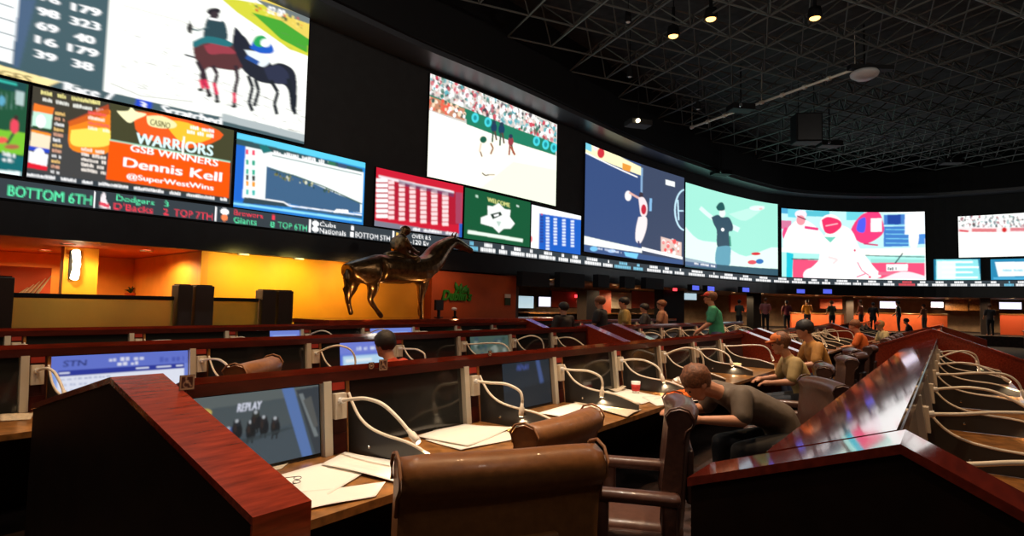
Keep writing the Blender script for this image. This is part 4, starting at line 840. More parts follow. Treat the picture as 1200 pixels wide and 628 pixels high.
bm = NB(); q = [wpt(a605 + .02, -.0), wpt(a605 + .02, -8)]; d = (q[1] - q[0]).normalized(); nn = Vector((d.y, -d.x, 0)) * .15
prism(bm, [(p.x, p.y) for p in (q[0], q[1], q[1] + nn, q[0] + nn)], 'z', 0, 2.62); struct(obj('wall_return', bm, M['taupe']))
def at_wall(x, y, off):
    a, z = wall_arc(x, y, off); p = wpt(a, off); return a, Vector((p.x, p.y, z))
def yaw_wall(a):
    d = wpt(min(a + .2, AM - .01)) - wpt(a - .2); return math.atan2(d.y, d.x)
# columns and the sconce inside the amber room
def wallthing(x, y, off, name, label, cat, group=None):
    a, p = at_wall(x, y, off); return thing(name, label, cat, p, yaw_wall(a), group), p
a, p = at_wall(91, 340, -2.2)
t = thing('square_column', 'yellow square column carrying the glowing curved wall lamp', 'column', (p.x, p.y, 0), yaw_wall(a))
b = NB(); box(b, -.30, .30, -.25, .25, 0, 2.65); obj('shaft', b, M['yellow'], t); b = NB(); box(b, -.33, .33, -.28, .28, 0, .2); obj('base', b, M['taupe'], t)
a, p = at_wall(88, 303, -1.9); t = thing('wall_sconce', 'white glowing curved wall lamp on the yellow column at the left', 'wall lamp', (p.x, p.y, 2.0), yaw_wall(a))
b = NB(); tube(b, [(0, -.05, .0), (.01, -.13, .12), (.015, -.16, .28), (.01, -.13, .44), (0, -.05, .56)], .075, 12); obj('shade', b, M['glowwarm'], t, True)
b = NB(); box(b, -.10, .10, -.04, .02, -.02, .58, .01); obj('backplate', b, M['black'], t)
a, p = at_wall(234, 340, -.9)
t = thing('square_column', 'dark narrow square column behind the right pair of railing posts', 'column', (p.x, p.y, 0), yaw_wall(a))
b = NB(); box(b, -.13, .13, -.13, .13, 0, 2.65); obj('shaft', b, M['taupe'], t); b = NB(); box(b, -.16, .16, -.16, .16, 0, .15); obj('base', b, M['darkwood'], t)
a, p = at_wall(22, 340, -3.5); t = thing('wall_artwork', 'tall panel with pale leaf streaks on dark in the amber room', 'artwork', (p.x, p.y, 1.2), yaw_wall(a) )
b = NB(); box(b, -.55, .55, -.02, .02, 0, 1.05); obj('panel', b, M['redorange'], t)
b = NB()
for k in range(5): tube(b, [(-.3 + k * .1, -.03, .02), (-.15 + k * .12, -.045, .3 + k * .05), (.15 + k * .1, -.04, .6 + k * .07)], [.01, .035, .008], 6)
obj('leaf_streaks', b, M['paper2'], t, True)
a, p = at_wall(155, 318, -5.0); t = thing('wall_plant', 'small dark round plant in a red bowl against the amber wall', 'plant', (p.x, p.y, 1.62), 0)
b = NB(); rd = random.Random(3)
for k in range(26):
    an = rd.uniform(0, 2 * PI); e = rd.uniform(.2, 1.3); r_ = rd.uniform(.12, .2); tube(b, [(0, 0, .1), (math.cos(an) * math.cos(e) * r_ * .6, math.sin(an) * math.cos(e) * r_ * .6, .14 + math.sin(e) * r_ * .8), (math.cos(an) * math.cos(e) * r_, math.sin(an) * math.cos(e) * r_, .12 + math.sin(e) * r_)], [.006, .012, .002], 5)
obj('foliage', b, M['plant'], t); b = NB(); lathe(b, [(.08, 0), (.15, .12), (.13, .12), (.03, .05)], 16); obj('bowl', b, M['redorange'], t); b = NB(); lathe(b, [(.12, -1.62), (.05, -1.5), (.04, -.02), (.12, 0)], 14); obj('stand', b, M['redorange'], t)
# recessed cans with their light in the low ceiling
def can(x, y, off, power, col, label, aim=None):
    a, p = at_wall(x, y, off); t = thing('recessed_light', label, 'ceiling light', (p.x, p.y, 2.655), 0, 'recessed lights in the low ceiling')
    b = NB(); lathe(b, [(.13, -.02), (.13, 0), (.09, 0), (.09, -.012)], 16); obj('trim_ring', b, M['white'], t)
    b = NB(); lathe(b, [(.088, -.012), (.06, -.004), (.01, -.002)], 16); obj('lens', b, M['glowwarm'], t)
    if power: spot((p.x, p.y, 2.56), (p.x, p.y, 0) if aim is None else aim, power, col, 2.95, .3, .08, 'recessed_spot')
AMB = (1, .66, .32)
can(80, 287, -1.2, 100, AMB, 'small recessed light above the glowing column lamp'); can(172, 294, -1.4, 165, AMB, 'small recessed light over the amber room'); can(52, 310, -3.8, 120, AMB, 'small recessed light deep in the red orange corner')
YEL = (1, .80, .18)
for x, pw, lb in ((285, 95, 'leftmost'), (350, 95, 'second'), (415, 70, 'third')):
    a, p = at_wall(x, 303, .10); q = wpt(a, -.3)
    t = thing('wall_washer', 'recessed light washing the yellow wall, %s from the left' % lb, 'ceiling light', (p.x, p.y, 2.62), 0, 'wall washers over the yellow wall')
    b = NB(); lathe(b, [(.12, -.02), (.12, .01), (.08, .01), (.08, -.012)], 16); obj('trim_ring', b, M['white'], t); b = NB(); lathe(b, [(.078, -.012), (.05, -.004), (.01, -.002)], 16); obj('lens', b, M['glowwarm'], t)
    q2 = wpt(a, .7); spot((q2.x, q2.y, 2.5), (q.x, q.y, 1.7), pw, YEL if x < 380 else (1, .55, .15), 2.6, .9, .1, 'wall_wash')
a, p = at_wall(555, 303, 1.6); q = wpt(a, 0); spot((p.x, p.y, 3.1), (q.x, q.y, 1.6), 55, (1, .5, .25), 1.6, .9, .3, 'wall_wash')
# green leafy sign
a, p = at_wall(535, 342, .06); ya = yaw_wall(a); t = thing('wall_sign', 'green script sign with leaf shapes above it on the burnt orange wall', 'sign', (p.x, p.y, p.z), ya)
cu = bpy.data.curves.new('sign', 'FONT'); cu.body = "Dublin's"; cu.extrude = .03; cu.offset = .012; cu.size = .42; cu.shear = .3; cu.align_x = 'CENTER'
o = bpy.data.objects.new('tmp', cu); C.objects.link(o); dg = bpy.context.evaluated_depsgraph_get(); me = bpy.data.meshes.new_from_object(o.evaluated_get(dg)); bpy.data.objects.remove(o)
for v in me.vertices: v.co = Vector((v.co.x * .85, -v.co.z, v.co.y - .25))
me.materials.append(M['green']); o = bpy.data.objects.new('lettering', me); C.objects.link(o); o.parent = t
b = NB()
for k, (an, ln) in enumerate(((1.9, .34), (1.35, .3), (.8, .34), (.55, .3))):
    c0 = Vector((.05 + k * .07, 0, -.02)); d = Vector((math.cos(an), 0, math.sin(an)))
    tube(b, [c0, c0 + d * ln * .4, c0 + d * ln * .75, c0 + d * ln], [.02, .07, .05, .006], 8)
obj('leaves', b, M['green'], t, True)
a, p = at_wall(595, 349, .07); t = thing('wall_notice', 'small notice with pale top on the burnt orange wall', 'notice', (p.x, p.y, p.z), yaw_wall(a))
b = NB(); box(b, -.13, .13, -.02, .02, .0, .12); obj('pale_header', b, M['plate'], t); b = NB(); box(b, -.13, .13, -.02, .02, -.24, -.003); obj('dark_body', b, M['plant'], t)
# things standing on the plinth beneath the sign
p = at_t(514, 372, 11.2); t = thing('display_monitor', 'small black monitor on a stand on the plinth below the sign', 'monitor', (p.x, p.y, 1.262), ROWROT + .3)
b = NB(); box(b, -.24, .24, -.03, .03, .2, .48, .01); obj('screen', b, M['black'], t); b = NB(); box(b, -.04, .04, -.03, .03, .02, .2); box(b, -.12, .12, -.08, .08, 0, .02); obj('stand', b, M['black'], t)
p = at_t(533, 374, 11.2); t = thing('table_lamp', 'little lamp with white dome on the plinth right of the black monitor', 'lamp', (p.x, p.y, 1.262), 0)
b = NB(); lathe(b, [(.07, 0), (.07, .02), (.03, .04), (.04, .16), (.02, .2)], 14); obj('base', b, M['black'], t); b = NB(); ball(b, (-.03, 0, .24), (.085, .085, .05)); obj('shade', b, M['dome'], t, True)

# far betting hall: counters, signs, hanging monitors, columns
def far_box(x0, x1, y0, y1, off, depth, name, label, cat, m, parts=None, floor=False, group=None):
    a0, p0 = at_wall(x0, y0, off); a1, p1 = at_wall(x1, y0, off); z1 = at_wall((x0 + x1) / 2, y0, off)[1].z; z0 = 0 if floor else at_wall((x0 + x1) / 2, y1, off)[1].z
    c = (p0 + p1) / 2; c.z = z0; d = p1 - p0; w_ = Vector((d.x, d.y)).length / 2
    t = thing(name, label, cat, c, math.atan2(d.y, d.x), group); h = z1 - z0
    return t, w_, h, depth
def fbox(x0, x1, y0, y1, off, depth, name, label, cat, mbody, mface=None, floor=False, group=None, fr=.04):
    t, w_, h, dp = far_box(x0, x1, y0, y1, off, depth, name, label, cat, None, None, floor, group)
    b = NB(); box(b, -w_, w_, -dp / 2, dp / 2, 0, h, min(.01, h / 8)); obj('body', b, mbody, t)
    if mface: b = NB(); box(b, -w_ + fr, w_ - fr, -dp / 2 - .006, -dp / 2 + .002, fr, h - fr); obj('face', b, mface, t)
    return t
def ctr(x0, x1, y0, off, label, m):
    t, w_, h, dp = far_box(x0, x1, y0, y0, off, .6, 'service_counter', label, 'counter', None, None, True)
    b = NB(); box(b, -w_, w_, -.3, .3, 0, h - .06); obj('front_panel', b, m, t); b = NB(); box(b, -w_ - .03, w_ + .03, -.36, .36, h - .06, h, .01); obj('countertop', b, M['desk'], t)
OC = mat('orange_counter', (.75, .14, .04), .5, noise=.1, nscale=3)
ctr(925, 1010, 367, -3, 'orange fronted counter beyond the far carrels, left half', OC); ctr(1013, 1108, 367, -3, 'orange fronted counter beyond the far carrels, right half', OC)
ctr(1172, 1215, 368, -3, 'short red counter at the far right', M['redorange'])
ctr(612, 700, 366, -2.2, 'dark counter below the two small television sets', M['darkwood']); ctr(703, 790, 367, -2.6, 'dark counter in front of the red wall panel', M['darkwood'])
emis = lambda n_, c_, s_: mat(n_, c_, .4, emit=c_, es=s_)
TVW, TVB, TVR = emis('tv_white', (.85, .83, 1), 1.2), emis('tv_blue', (.08, .11, .7), 1.2), emis('tv_pale', (.55, .75, .85), .8)
REDP = mat('red_panel', (.42, .05, .02), .5)
for args in ((606, 625, 346, 362, -5, .1, 'television', 'small television with a pale blue picture right of the orange wall', 'television', M['black'], TVR),
             (630, 645, 347, 360, -5, .1, 'television', 'small television with a lilac picture beside the red panel', 'television', M['black'], TVW),
             (1030, 1053, 352.5, 362, -5, .1, 'television', 'lilac white television above the far orange counter', 'television', M['black'], TVW),
             (1090, 1106, 353, 361, -5, .1, 'television', 'small lilac television beside the wood panelled wall', 'television', M['black'], TVW),
             (1170, 1198, 353.5, 363, -5, .1, 'television', 'white television at the far right edge', 'television', M['black'], TVW),
             (645, 682, 341, 361, -5.4, .15, 'wall_panel', 'dark red wall panel with a pale stripe beside the small televisions', 'wall panel', M['ledge'], REDP),
             (739, 771, 341, 362, -5.4, .15, 'wall_panel', 'bright red wall panel behind the seated people', 'wall panel', M['ledge'], REDP),
             (713, 739, 342, 362, -5.4, .15, 'wall_panel', 'beige lit wall panel left of the bright red panel', 'wall panel', M['beige'], M['plate']),
             (1107, 1134, 350, 364, -5.6, .2, 'wall_panel', 'honey coloured wood wall panel, left of the red exit light', 'wall panel', M['desk'], M['desk']),
             (1136, 1170, 350, 364, -5.6, .2, 'wall_panel', 'honey coloured wood wall panel, right of the red exit light', 'wall panel', M['desk'], M['desk']),
             (960, 988, 350, 362, -5.6, .2, 'wall_panel', 'orange lit wall panel behind the far counter', 'wall panel', M['redorange'], OC),
             (855, 877, 345, 366, -5.6, .2, 'wall_panel', 'orange lit wall panel right of the man in green', 'wall panel', M['redorange'], OC),
             (798, 816, 343, 352, -5, .1, 'television', 'small pale television left of the man in green', 'television', M['black'], TVR)):
    fbox(*args)
for x0, x1, y0, y1, lb, fc in ((609, 641, 319, 336, 'black hanging monitor under the ticker, leftmost of the dark row', None), (653, 682, 320, 337, 'black hanging monitor under the ticker, second of the dark row', None), (698, 711, 322, 337, 'black hanging monitor under the ticker, third of the dark row', None), (729, 741, 324, 338, 'black hanging monitor under the ticker, fourth of the dark row', None), (754, 775, 326, 339, 'black hanging monitor under the ticker, fifth of the dark row', None),
        (808, 817, 333.5, 341, 'small blue lit hanging monitor, leftmost of the five', TVB), (826, 835, 334.5, 342, 'small blue lit hanging monitor, second of the five', TVB), (867, 876, 336, 343, 'small blue lit hanging monitor, middle of the five', TVB), (931, 942, 338, 344.5, 'small blue lit hanging monitor, fourth of the five', TVB), (962, 974, 338, 345, 'small blue lit hanging monitor, rightmost of the five', TVB)):
    fbox(x0, x1, y0, y1, .5, .25, 'hanging_monitor', lb, 'monitor', M['black'], fc, fr=.05)
for x0, x1, off, m, lb in ((682, 697, -1.5, 'taupe', 'dark square column left of the seated people'), (772, 797, -1.0, 'black', 'wide black column with a pink light'), (879, 888, -1.0, 'black', 'narrow black column right of the man in green'), (989, 998, -2.5, 'taupe', 'brown column behind the far counter'), (1148, 1160, -1.6, 'taupe', 'grey column before the wood panels'), (697, 712, -4, 'redorange', 'red brown column between the panels')):
    fbox(x0, x1, 340, 370, off, .5, 'square_column', lb, 'column', M[m], None, True)
for x, y, off, lb in ((791, 339, -.6, 'tiny pink red light on the black column'), (1135, 348, -3, 'small red exit light over the wood panels'), (676, 347, -5.1, 'tiny red light on the dark red panel')):
    a, p = at_wall(x, y, off); t = thing('red_light', lb, 'light', p, yaw_wall(a)); b = NB(); box(b, -.14, .14, -.04, .04, -.08, .08, .01); obj('case', b, M['redglow'], t)
for k, (x, off) in enumerate(((645, -1), (720, -1.2), (745, -3), (860, -1.5), (893, -1), (925, -2), (957, -1.5), (1000, -4), (1018, -1), (1079, -1.5), (1110, -4), (1186, -1.2))):
    can(x, 341.5, off, 260 if k % 2 == 0 else 200, (1, .68, .38), 'recessed light in the far low ceiling, number %s from the left of that row' % ['one', 'two', 'three', 'four', 'five', 'six', 'seven', 'eight', 'nine', 'ten', 'eleven', 'twelve'][k])

# ------------------------------------------------------------------ skinned figures
def skin_bm(nodes, edges, sub=1, gain=1.12):
    names = list(nodes); me = bpy.data.meshes.new('sk'); me.from_pydata([tuple(nodes[k][0]) for k in names], [(names.index(a), names.index(b_)) for a, b_ in edges], [])
    o = bpy.data.objects.new('sk', me); C.objects.link(o); md = o.modifiers.new('s', 'SKIN'); md.use_smooth_shade = True
    for i, k in enumerate(names):
        r = nodes[k][1]; me.skin_vertices[0].data[i].radius = (r * gain, r * gain) if not isinstance(r, tuple) else (r[0] * gain, r[1] * gain)
    me.skin_vertices[0].data[0].use_root = True
    sd = o.modifiers.new('d', 'SUBSURF'); sd.levels = sub
    dg = bpy.context.evaluated_depsgraph_get(); ev = o.evaluated_get(dg); m2 = bpy.data.meshes.new_from_object(ev)
    bm = NB(); bm.from_mesh(m2); bpy.data.objects.remove(o); bpy.data.meshes.remove(me); bpy.data.meshes.remove(m2); return bm
def limb_bm(nodes, edges, ease=0.0):
    """tapering limbs and an oval trunk as overlapping solids, merged by the remesh that follows"""
    bm = NB()
    for a, b_ in edges:
        (p, r), (q, r2) = nodes[a], nodes[b_]; flat = isinstance(r, tuple) or isinstance(r2, tuple)
        ra = r if isinstance(r, tuple) else (r, r); rb = r2 if isinstance(r2, tuple) else (r2, r2)
        if flat:
            for k in range(7):
                f = k / 6; rx = ra[0] + (rb[0] - ra[0]) * f + ease; ry = ra[1] + (rb[1] - ra[1]) * f + ease; ball(bm, p.lerp(q, f), (rx, ry, min(rx, ry) * .95), 14)
        else:
            tube(bm, [p, p.lerp(q, .35), q], [ra[0] + ease, ra[0] * .6 + rb[0] * .4 + ease + .004, rb[0] + ease], 12); ball(bm, p, ra[0] + ease, 12); ball(bm, q, rb[0] + ease, 12)
    return bm
def remesh(bm, vox, name, m, parent, smooth_it=4):
    me = bpy.data.meshes.new('rm'); bm.to_mesh(me); bm.free(); o = bpy.data.objects.new('rm', me); C.objects.link(o)
    r = o.modifiers.new('r', 'REMESH'); r.mode = 'VOXEL'; r.voxel_size = vox; r.use_smooth_shade = True
    sm = o.modifiers.new('m', 'SMOOTH'); sm.iterations = smooth_it; sm.factor = .5
    dg = bpy.context.evaluated_depsgraph_get(); m2 = bpy.data.meshes.new_from_object(o.evaluated_get(dg)); bpy.data.objects.remove(o); bpy.data.meshes.remove(me)
    m2.materials.clear(); m2.materials.append(m); m2.name = name
    for p in m2.polygons: p.use_smooth = True
    q = bpy.data.objects.new(name, m2); C.objects.link(q); q.parent = parent; return q

# bronze horse and rider
HT = 10.93; hr = thing('horse_statue', 'bronze racehorse statue with a jockey in the saddle, on the plinth before the yellow wall', 'statue', P(0, 0, 0), 0)
def hp(x, y, dt=0, r=.1): return (at_t(x, y, HT) + N * dt, r)
nodes = {'barrel': hp(460, 319, 0, (.33, .27)), 'loin': hp(440, 314, 0, (.30, .25)), 'rump': hp(418, 314, 0, (.29, .26)), 'tailh': hp(409, 319, 0, .17),
         'girth': hp(482, 316, 0, (.35, .26)), 'chest': hp(500, 313, 0, (.30, .22)), 'neck1': hp(508, 303, 0, .25), 'neck2': hp(518, 291, 0, .185), 'poll': hp(530, 283, 0, .125),
         'cheek': hp(537, 286, 0, .115), 'nose': hp(547, 291, 0, .072), 'muz': hp(554, 295, 0, .058),
         'hipL': hp(416, 326, .15, .17), 'stifL': hp(417, 336, .15, .12), 'hockL': hp(412, 350, .15, .055), 'cannL': hp(415, 362, .15, .04), 'hoofL': hp(417, 369.5, .15, .052),
         'hipR': hp(430, 327, -.15, .16), 'stifR': hp(433, 337, -.15, .11), 'hockR': hp(428, 351, -.15, .055), 'cannR': hp(436, 363, -.15, .04), 'hoofR': hp(443, 372, -.15, .052),
         'shL': hp(503, 324, .14, .12), 'knL': hp(499, 347, .14, .052), 'ceL': hp(496, 362, .14, .037), 'hfL': hp(497, 372, .14, .05),
         'shR': hp(490, 326, -.14, .12), 'knR': hp(488, 350, -.14, .055), 'ceR': hp(489, 364, -.14, .038), 'hfR': hp(489, 375.3, -.14, .052)}
edges = [('barrel', 'loin'), ('loin', 'rump'), ('rump', 'tailh'), ('barrel', 'girth'), ('girth', 'chest'), ('chest', 'neck1'), ('neck1', 'neck2'), ('neck2', 'poll'), ('poll', 'cheek'), ('cheek', 'nose'), ('nose', 'muz'),
         ('rump', 'hipL'), ('hipL', 'stifL'), ('stifL', 'hockL'), ('hockL', 'cannL'), ('cannL', 'hoofL'), ('rump', 'hipR'), ('hipR', 'stifR'), ('stifR', 'hockR'), ('hockR', 'cannR'), ('cannR', 'hoofR'),
         ('girth', 'shL'), ('shL', 'knL'), ('knL', 'ceL'), ('ceL', 'hfL'), ('girth', 'shR'), ('shR', 'knR'), ('knR', 'ceR'), ('ceR', 'hfR')]
bm = skin_bm(nodes, edges, 2, 1.42)
for dt in (.06, -.06): tube(bm, [hp(531, 279, dt)[0], hp(532, 275, dt)[0], hp(534, 271, dt)[0]], [.04, .035, .008], 8)
remesh(bm, .022, 'horse', M['bronze'], hr)
b = NB(); tube(b, [hp(408, 316)[0], hp(406, 326)[0], hp(406, 338)[0], hp(408, 350)[0], hp(409, 356)[0]], [.05, .09, .09, .06, .02], 10); obj('tail', b, M['bronze'], hr, True)
b = NB(); tube(b, [hp(532, 277)[0], hp(522, 282)[0], hp(510, 291)[0], hp(498, 301)[0]], [.03, .05, .06, .04], 8); obj('mane', b, M['bronze'], hr, True)
b = NB(); tube(b, [hp(452, 303)[0], hp(468, 304.5)[0], hp(484, 302)[0]], [.16, .24, .15], 12); obj('saddle', b, M['bronze'], hr, True)
nodes = {'pel': hp(465, 299, 0, .17), 'wai': hp(464, 292, 0, .15), 'che': hp(466, 283, 0, .19), 'nk': hp(471, 278, 0, .08), 'hd': hp(474, 272, 0, .12),
         'sL': hp(468, 281, .2, .09), 'eL': hp(472, 291, .24, .06), 'wL': hp(484, 295, .14, .045), 'hL': hp(488, 295, .1, .045), 'sR': hp(468, 281, -.2, .09), 'eR': hp(473, 291, -.24, .06), 'wR': hp(484, 296, -.14, .045), 'hR': hp(488, 296, -.1, .045),
         'kL': hp(482, 303, .3, .09), 'aL': hp(473, 314, .33, .055), 'tL': hp(479, 316, .33, .05), 'kR': hp(482, 304, -.3, .09), 'aR': hp(472, 315, -.33, .055), 'tR': hp(479, 317, -.33, .05)}
edges = [('pel', 'wai'), ('wai', 'che'), ('che', 'nk'), ('nk', 'hd'), ('che', 'sL'), ('sL', 'eL'), ('eL', 'wL'), ('wL', 'hL'), ('che', 'sR'), ('sR', 'eR'), ('eR', 'wR'), ('wR', 'hR'), ('pel', 'kL'), ('kL', 'aL'), ('aL', 'tL'), ('pel', 'kR'), ('kR', 'aR'), ('aR', 'tR')]
bm = skin_bm(nodes, edges, 1); c = hp(475, 271)[0]; ball(bm, c + Vector((0, 0, .02)), (.15, .13, .13), 12); rj = remesh(bm, .025, 'jockey', M['bronze'], hr)

# ------------------------------------------------------------------ people
def person(label, loc, yaw, pose='sit', sc=1.0, shirt=(90, 90, 90), pants=(30, 32, 40), hair='hairbrown', cap=None, near=False, group=None, lean=0.0, bald=False, hunch=0.0):
    t = thing('person', label, 'person', loc, yaw, group); t.scale = (sc, sc, sc)
    def V(*a): return Vector(a)
    if pose == 'stand':
        J = dict(pel=V(0, 0, .95), wai=V(0, .01, 1.10), che=V(0, .02 + lean * .5, 1.32), nk=V(0, .03 + lean, 1.50), hd=V(0, .05 + lean * 1.2, 1.64),
                 sh=V(.19, .02 + lean * .8, 1.42), el=V(.26, .06 + lean, 1.14), wr=V(.22, .24 + lean, .98), hip=V(.1, 0, .88), kn=V(.11, .02, .5), an=V(.11, -.02, .08), to=V(.12, .14, .04))
    else:
        l = lean; J = dict(pel=V(0, 0, .56), wai=V(0, .08 * l + .02, .70), che=V(0, .32 * l + .03, .93 - .12 * l), nk=V(0, .54 * l + .04, 1.10 - .14 * l), hd=V(0, .66 * l + .07, 1.23 - .18 * l),
                 sh=V(.19, .46 * l + .02, 1.02 - .12 * l), el=V(.27, .42 * l + .1, .78 - .04 * l), wr=V(.20, .52 * l + .28, .74), hip=V(.11, .06, .53), kn=V(.14, .46, .50), an=V(.13, .44, .09), to=V(.13, .58, .04))
    J['nk'] += V(0, -.02, -.09) * hunch; J['hd'] += V(0, -.03, -.17) * hunch; J['che'] += V(0, -.02, .03) * hunch; J['wai'] += V(0, -.06, .02) * hunch
    R_ = dict(pel=(.155, .125), wai=(.14, .115), che=(.165, .125), nk=.055, hd=.06, sh=.062, el=.042, wr=.028, hip=.095, kn=.06, an=.042, to=.04)
    nodes = {}; edges = [('pel', 'wai'), ('wai', 'che'), ('nb', 'nk'), ('nk', 'hd')]
    nodes['nb'] = (J['che'].lerp(J['nk'], .45), .075)
    for k in ('pel', 'wai', 'che', 'nk', 'hd'): nodes[k] = (J[k], R_[k])
    fingers = []
    for sd in (1, -1):
        S = 'L' if sd < 0 else 'R'
        for k in ('sh', 'el', 'wr', 'hip', 'kn', 'an', 'to'): nodes[k + S] = (V(J[k].x * sd, J[k].y, J[k].z), R_[k])
        d = (nodes['wr' + S][0] - nodes['el' + S][0]).normalized(); w0 = nodes['wr' + S][0]; sdv = V(sd, 0, 0)
        nodes['pa' + S] = (w0 + d * .06, .034)
        nodes['cs' + S] = (J['che'].lerp(nodes['sh' + S][0], .35) + (J['nk'] - J['che']) * .15, .085)
        edges += [('cs' + S, 'sh' + S), ('sh' + S, 'el' + S), ('el' + S, 'wr' + S), ('wr' + S, 'pa' + S), ('hip' + S, 'kn' + S), ('kn' + S, 'an' + S), ('an' + S, 'to' + S)]
        if near:
            for f in range(4):
                a0 = w0 + d * .075 + sdv * (.030 - .020 * f); ln = (.06, .07, .066, .05)[f]
                fingers.append([a0 - d * .03, a0 + d * ln * .35, a0 + d * ln * .7 + V(0, 0, -.012), a0 + d * ln * .95 + V(0, 0, -.032)])
            a0 = w0 + d * .03 - sdv * .03; fingers.append([w0 + d * .02, a0, a0 + d * .03 - sdv * .012 + V(0, 0, -.008), a0 + d * .055 - sdv * .01 + V(0, 0, -.02)])
    bm = limb_bm(nodes, edges)
    for fg in fingers: tube(bm, fg, .0095, 8, True); ball(bm, fg[-1], .0095, 8)
    hd = J['hd']; f = min(1, lean) * .75 if pose != 'stand' else .05
    fw = V(0, math.cos(f), -math.sin(f)); up = V(0, math.sin(f), math.cos(f))
    ball(bm, hd + up * .03, (.077, .098, .115), 14); ball(bm, hd + fw * .085 - up * .01, (.016, .022, .022), 8); ball(bm, hd + fw * .05 - up * .065, (.045, .045, .035), 10)
    for sd in (1, -1): ball(bm, hd + V(sd * .08, 0, .01), (.014, .026, .034), 8)
    remesh(bm, .0075 if near else .02, 'body', M['skin'], t, 3)
    # clothes follow the body with a little ease
    nd = {k: nodes[k] for k in ('pel', 'wai', 'che', 'nb', 'csL', 'csR', 'shL', 'shR')}
    nd['col'] = (J['nk'] * .75 + J['che'] * .25, .058)
    for S in 'LR': nd['el' + S] = (nodes['sh' + S][0].lerp(nodes['el' + S][0], .8), .058)
    bm = limb_bm(nd, [('che', 'wai'), ('wai', 'pel'), ('nb', 'col'), ('csL', 'shL'), ('csR', 'shR'), ('shL', 'elL'), ('shR', 'elR')], .014)
    remesh(bm, .014 if near else .022, 'shirt', colmat(*shirt), t, 4)
    nd = {k: nodes[k] for k in ('pel', 'hipL', 'knL', 'anL', 'hipR', 'knR', 'anR')}; nd['pe2'] = (J['pel'] + V(0, 0, -.02), (.15, .12))
    bm = limb_bm(nd, [('pel', 'pe2'), ('hipL', 'knL'), ('knL', 'anL'), ('hipR', 'knR'), ('knR', 'anR')], .012)
    remesh(bm, .022, 'trousers', colmat(*pants), t, 2)
    if near:
        for sd in (1, -1):
            b = NB(); ball(b, hd + fw * .093 + up * .025 + V(sd * .032, 0, 0), .009, 8); obj('eye', b, M['black'], t, True)
        b = NB(); tube(b, [hd + fw * .098 - up * .05 + V(-.022, -.006, 0), hd + fw * .101 - up * .052, hd + fw * .098 - up * .05 + V(.022, -.006, 0)], .005, 6); obj('mouth', b, M['redorange'], t, True)
    if not bald:
        b = NB(); ball(b, hd + up * .055 - fw * .02, (.097, .116, .112), 18)
        for v in b.verts:
            lim = .045 - .125 * max(0, min(1, .62 - (v.co - hd).dot(fw) * 11))
            if (v.co - hd).dot(up) < lim: v.co += up * (lim - (v.co - hd).dot(up)) * .9
            v.co += Vector((random.uniform(-1, 1), random.uniform(-1, 1), random.uniform(-1, 1))) * .006
        obj('hair', b, M[hair], t, True)
    if cap:
        b = NB(); ball(b, hd + up * .075 - fw * .005, (.092, .108, .082), 14)
        lo_ = []; hi_ = []
        for bx, by in ((-.07, 0), (-.06, .06), (-.03, .095), (.03, .095), (.06, .06), (.07, 0)):
            lo_.append(b.verts.new(hd + up * .066 + fw * (.06 + by) + V(bx, 0, 0))); hi_.append(b.verts.new(hd + up * .078 + fw * (.06 + by) + V(bx, 0, 0)))
        b.faces.new(lo_[::-1]); b.faces.new(hi_)
        for i in range(6): b.faces.new((lo_[i], lo_[(i + 1) % 6], hi_[(i + 1) % 6], hi_[i]))
        obj('cap', b, colmat(*cap), t, True)
    return t
def yaw_of(dv): return math.atan2(-dv.x, dv.y)
FACE = yaw_of(N)
person('man in a dark grey shirt leaning far forward from his brown chair', P(5.42, 1.10), yaw_of(U * -.72 + N * .7), 'sit', 1.09, (98, 84, 70), (25, 25, 30), 'hairbrown', near=True, lean=1.0, hunch=.55)
person('balding man in a pale striped jacket seated behind the man in dark grey', P(8.25, 1.42), yaw_of(U * -.45 + N * .9), 'sit', 1.05, (168, 140, 88), (30, 32, 40), 'hairbrown', near=True, lean=.35, cap=(214, 110, 40))
person('dark haired man in a tan shirt seated just behind the striped jacket', P(10.2, 1.5), yaw_of(U * -.5 + N * .9), 'sit', 1.15, (176, 120, 50), (60, 66, 90), 'hairblack', near=False, lean=.3)
p = at_t(1040, 384, 1.45); person('person in cream with an orange cap seated far behind', (p.x, p.y, 0), yaw_of(N - U * .5), 'sit', 1.06, (226, 205, 150), (40, 40, 50), 'hairblond', cap=(220, 80, 30), lean=.2)
p = at_t(1014, 384, 1.6); person('person in an orange top seated left of the orange cap', (p.x, p.y, 0), FACE, 'sit', 1.1, (205, 95, 30), (40, 40, 50), 'hairbrown', lean=.2)
p = at_t(1068, 382, 1.4); person('person in a dark brown top seated right of the orange cap', (p.x, p.y, 0), FACE, 'sit', 1.06, (60, 40, 32), (40, 40, 50), 'hairblack', lean=.2)
p = at_t(840, 380, 4.5); person('man in a green shirt and red cap standing behind the front row', (p.x, p.y, 0), yaw_of(Vector((-.95, .3, 0))), 'stand', 1.165, (52, 150, 112), (70, 70, 110), 'hairbrown', cap=(196, 52, 30), near=True, lean=.06).scale = (1.35, 1.35, 1.165)
p = at_t(478, 420, 4.42); person('dark haired person in red bending forward at the second row', (p.x, p.y, 0), yaw_of(N - U * .3), 'sit', 1.02, (190, 60, 30), (40, 40, 50), 'hairblack', near=False, lean=.3)
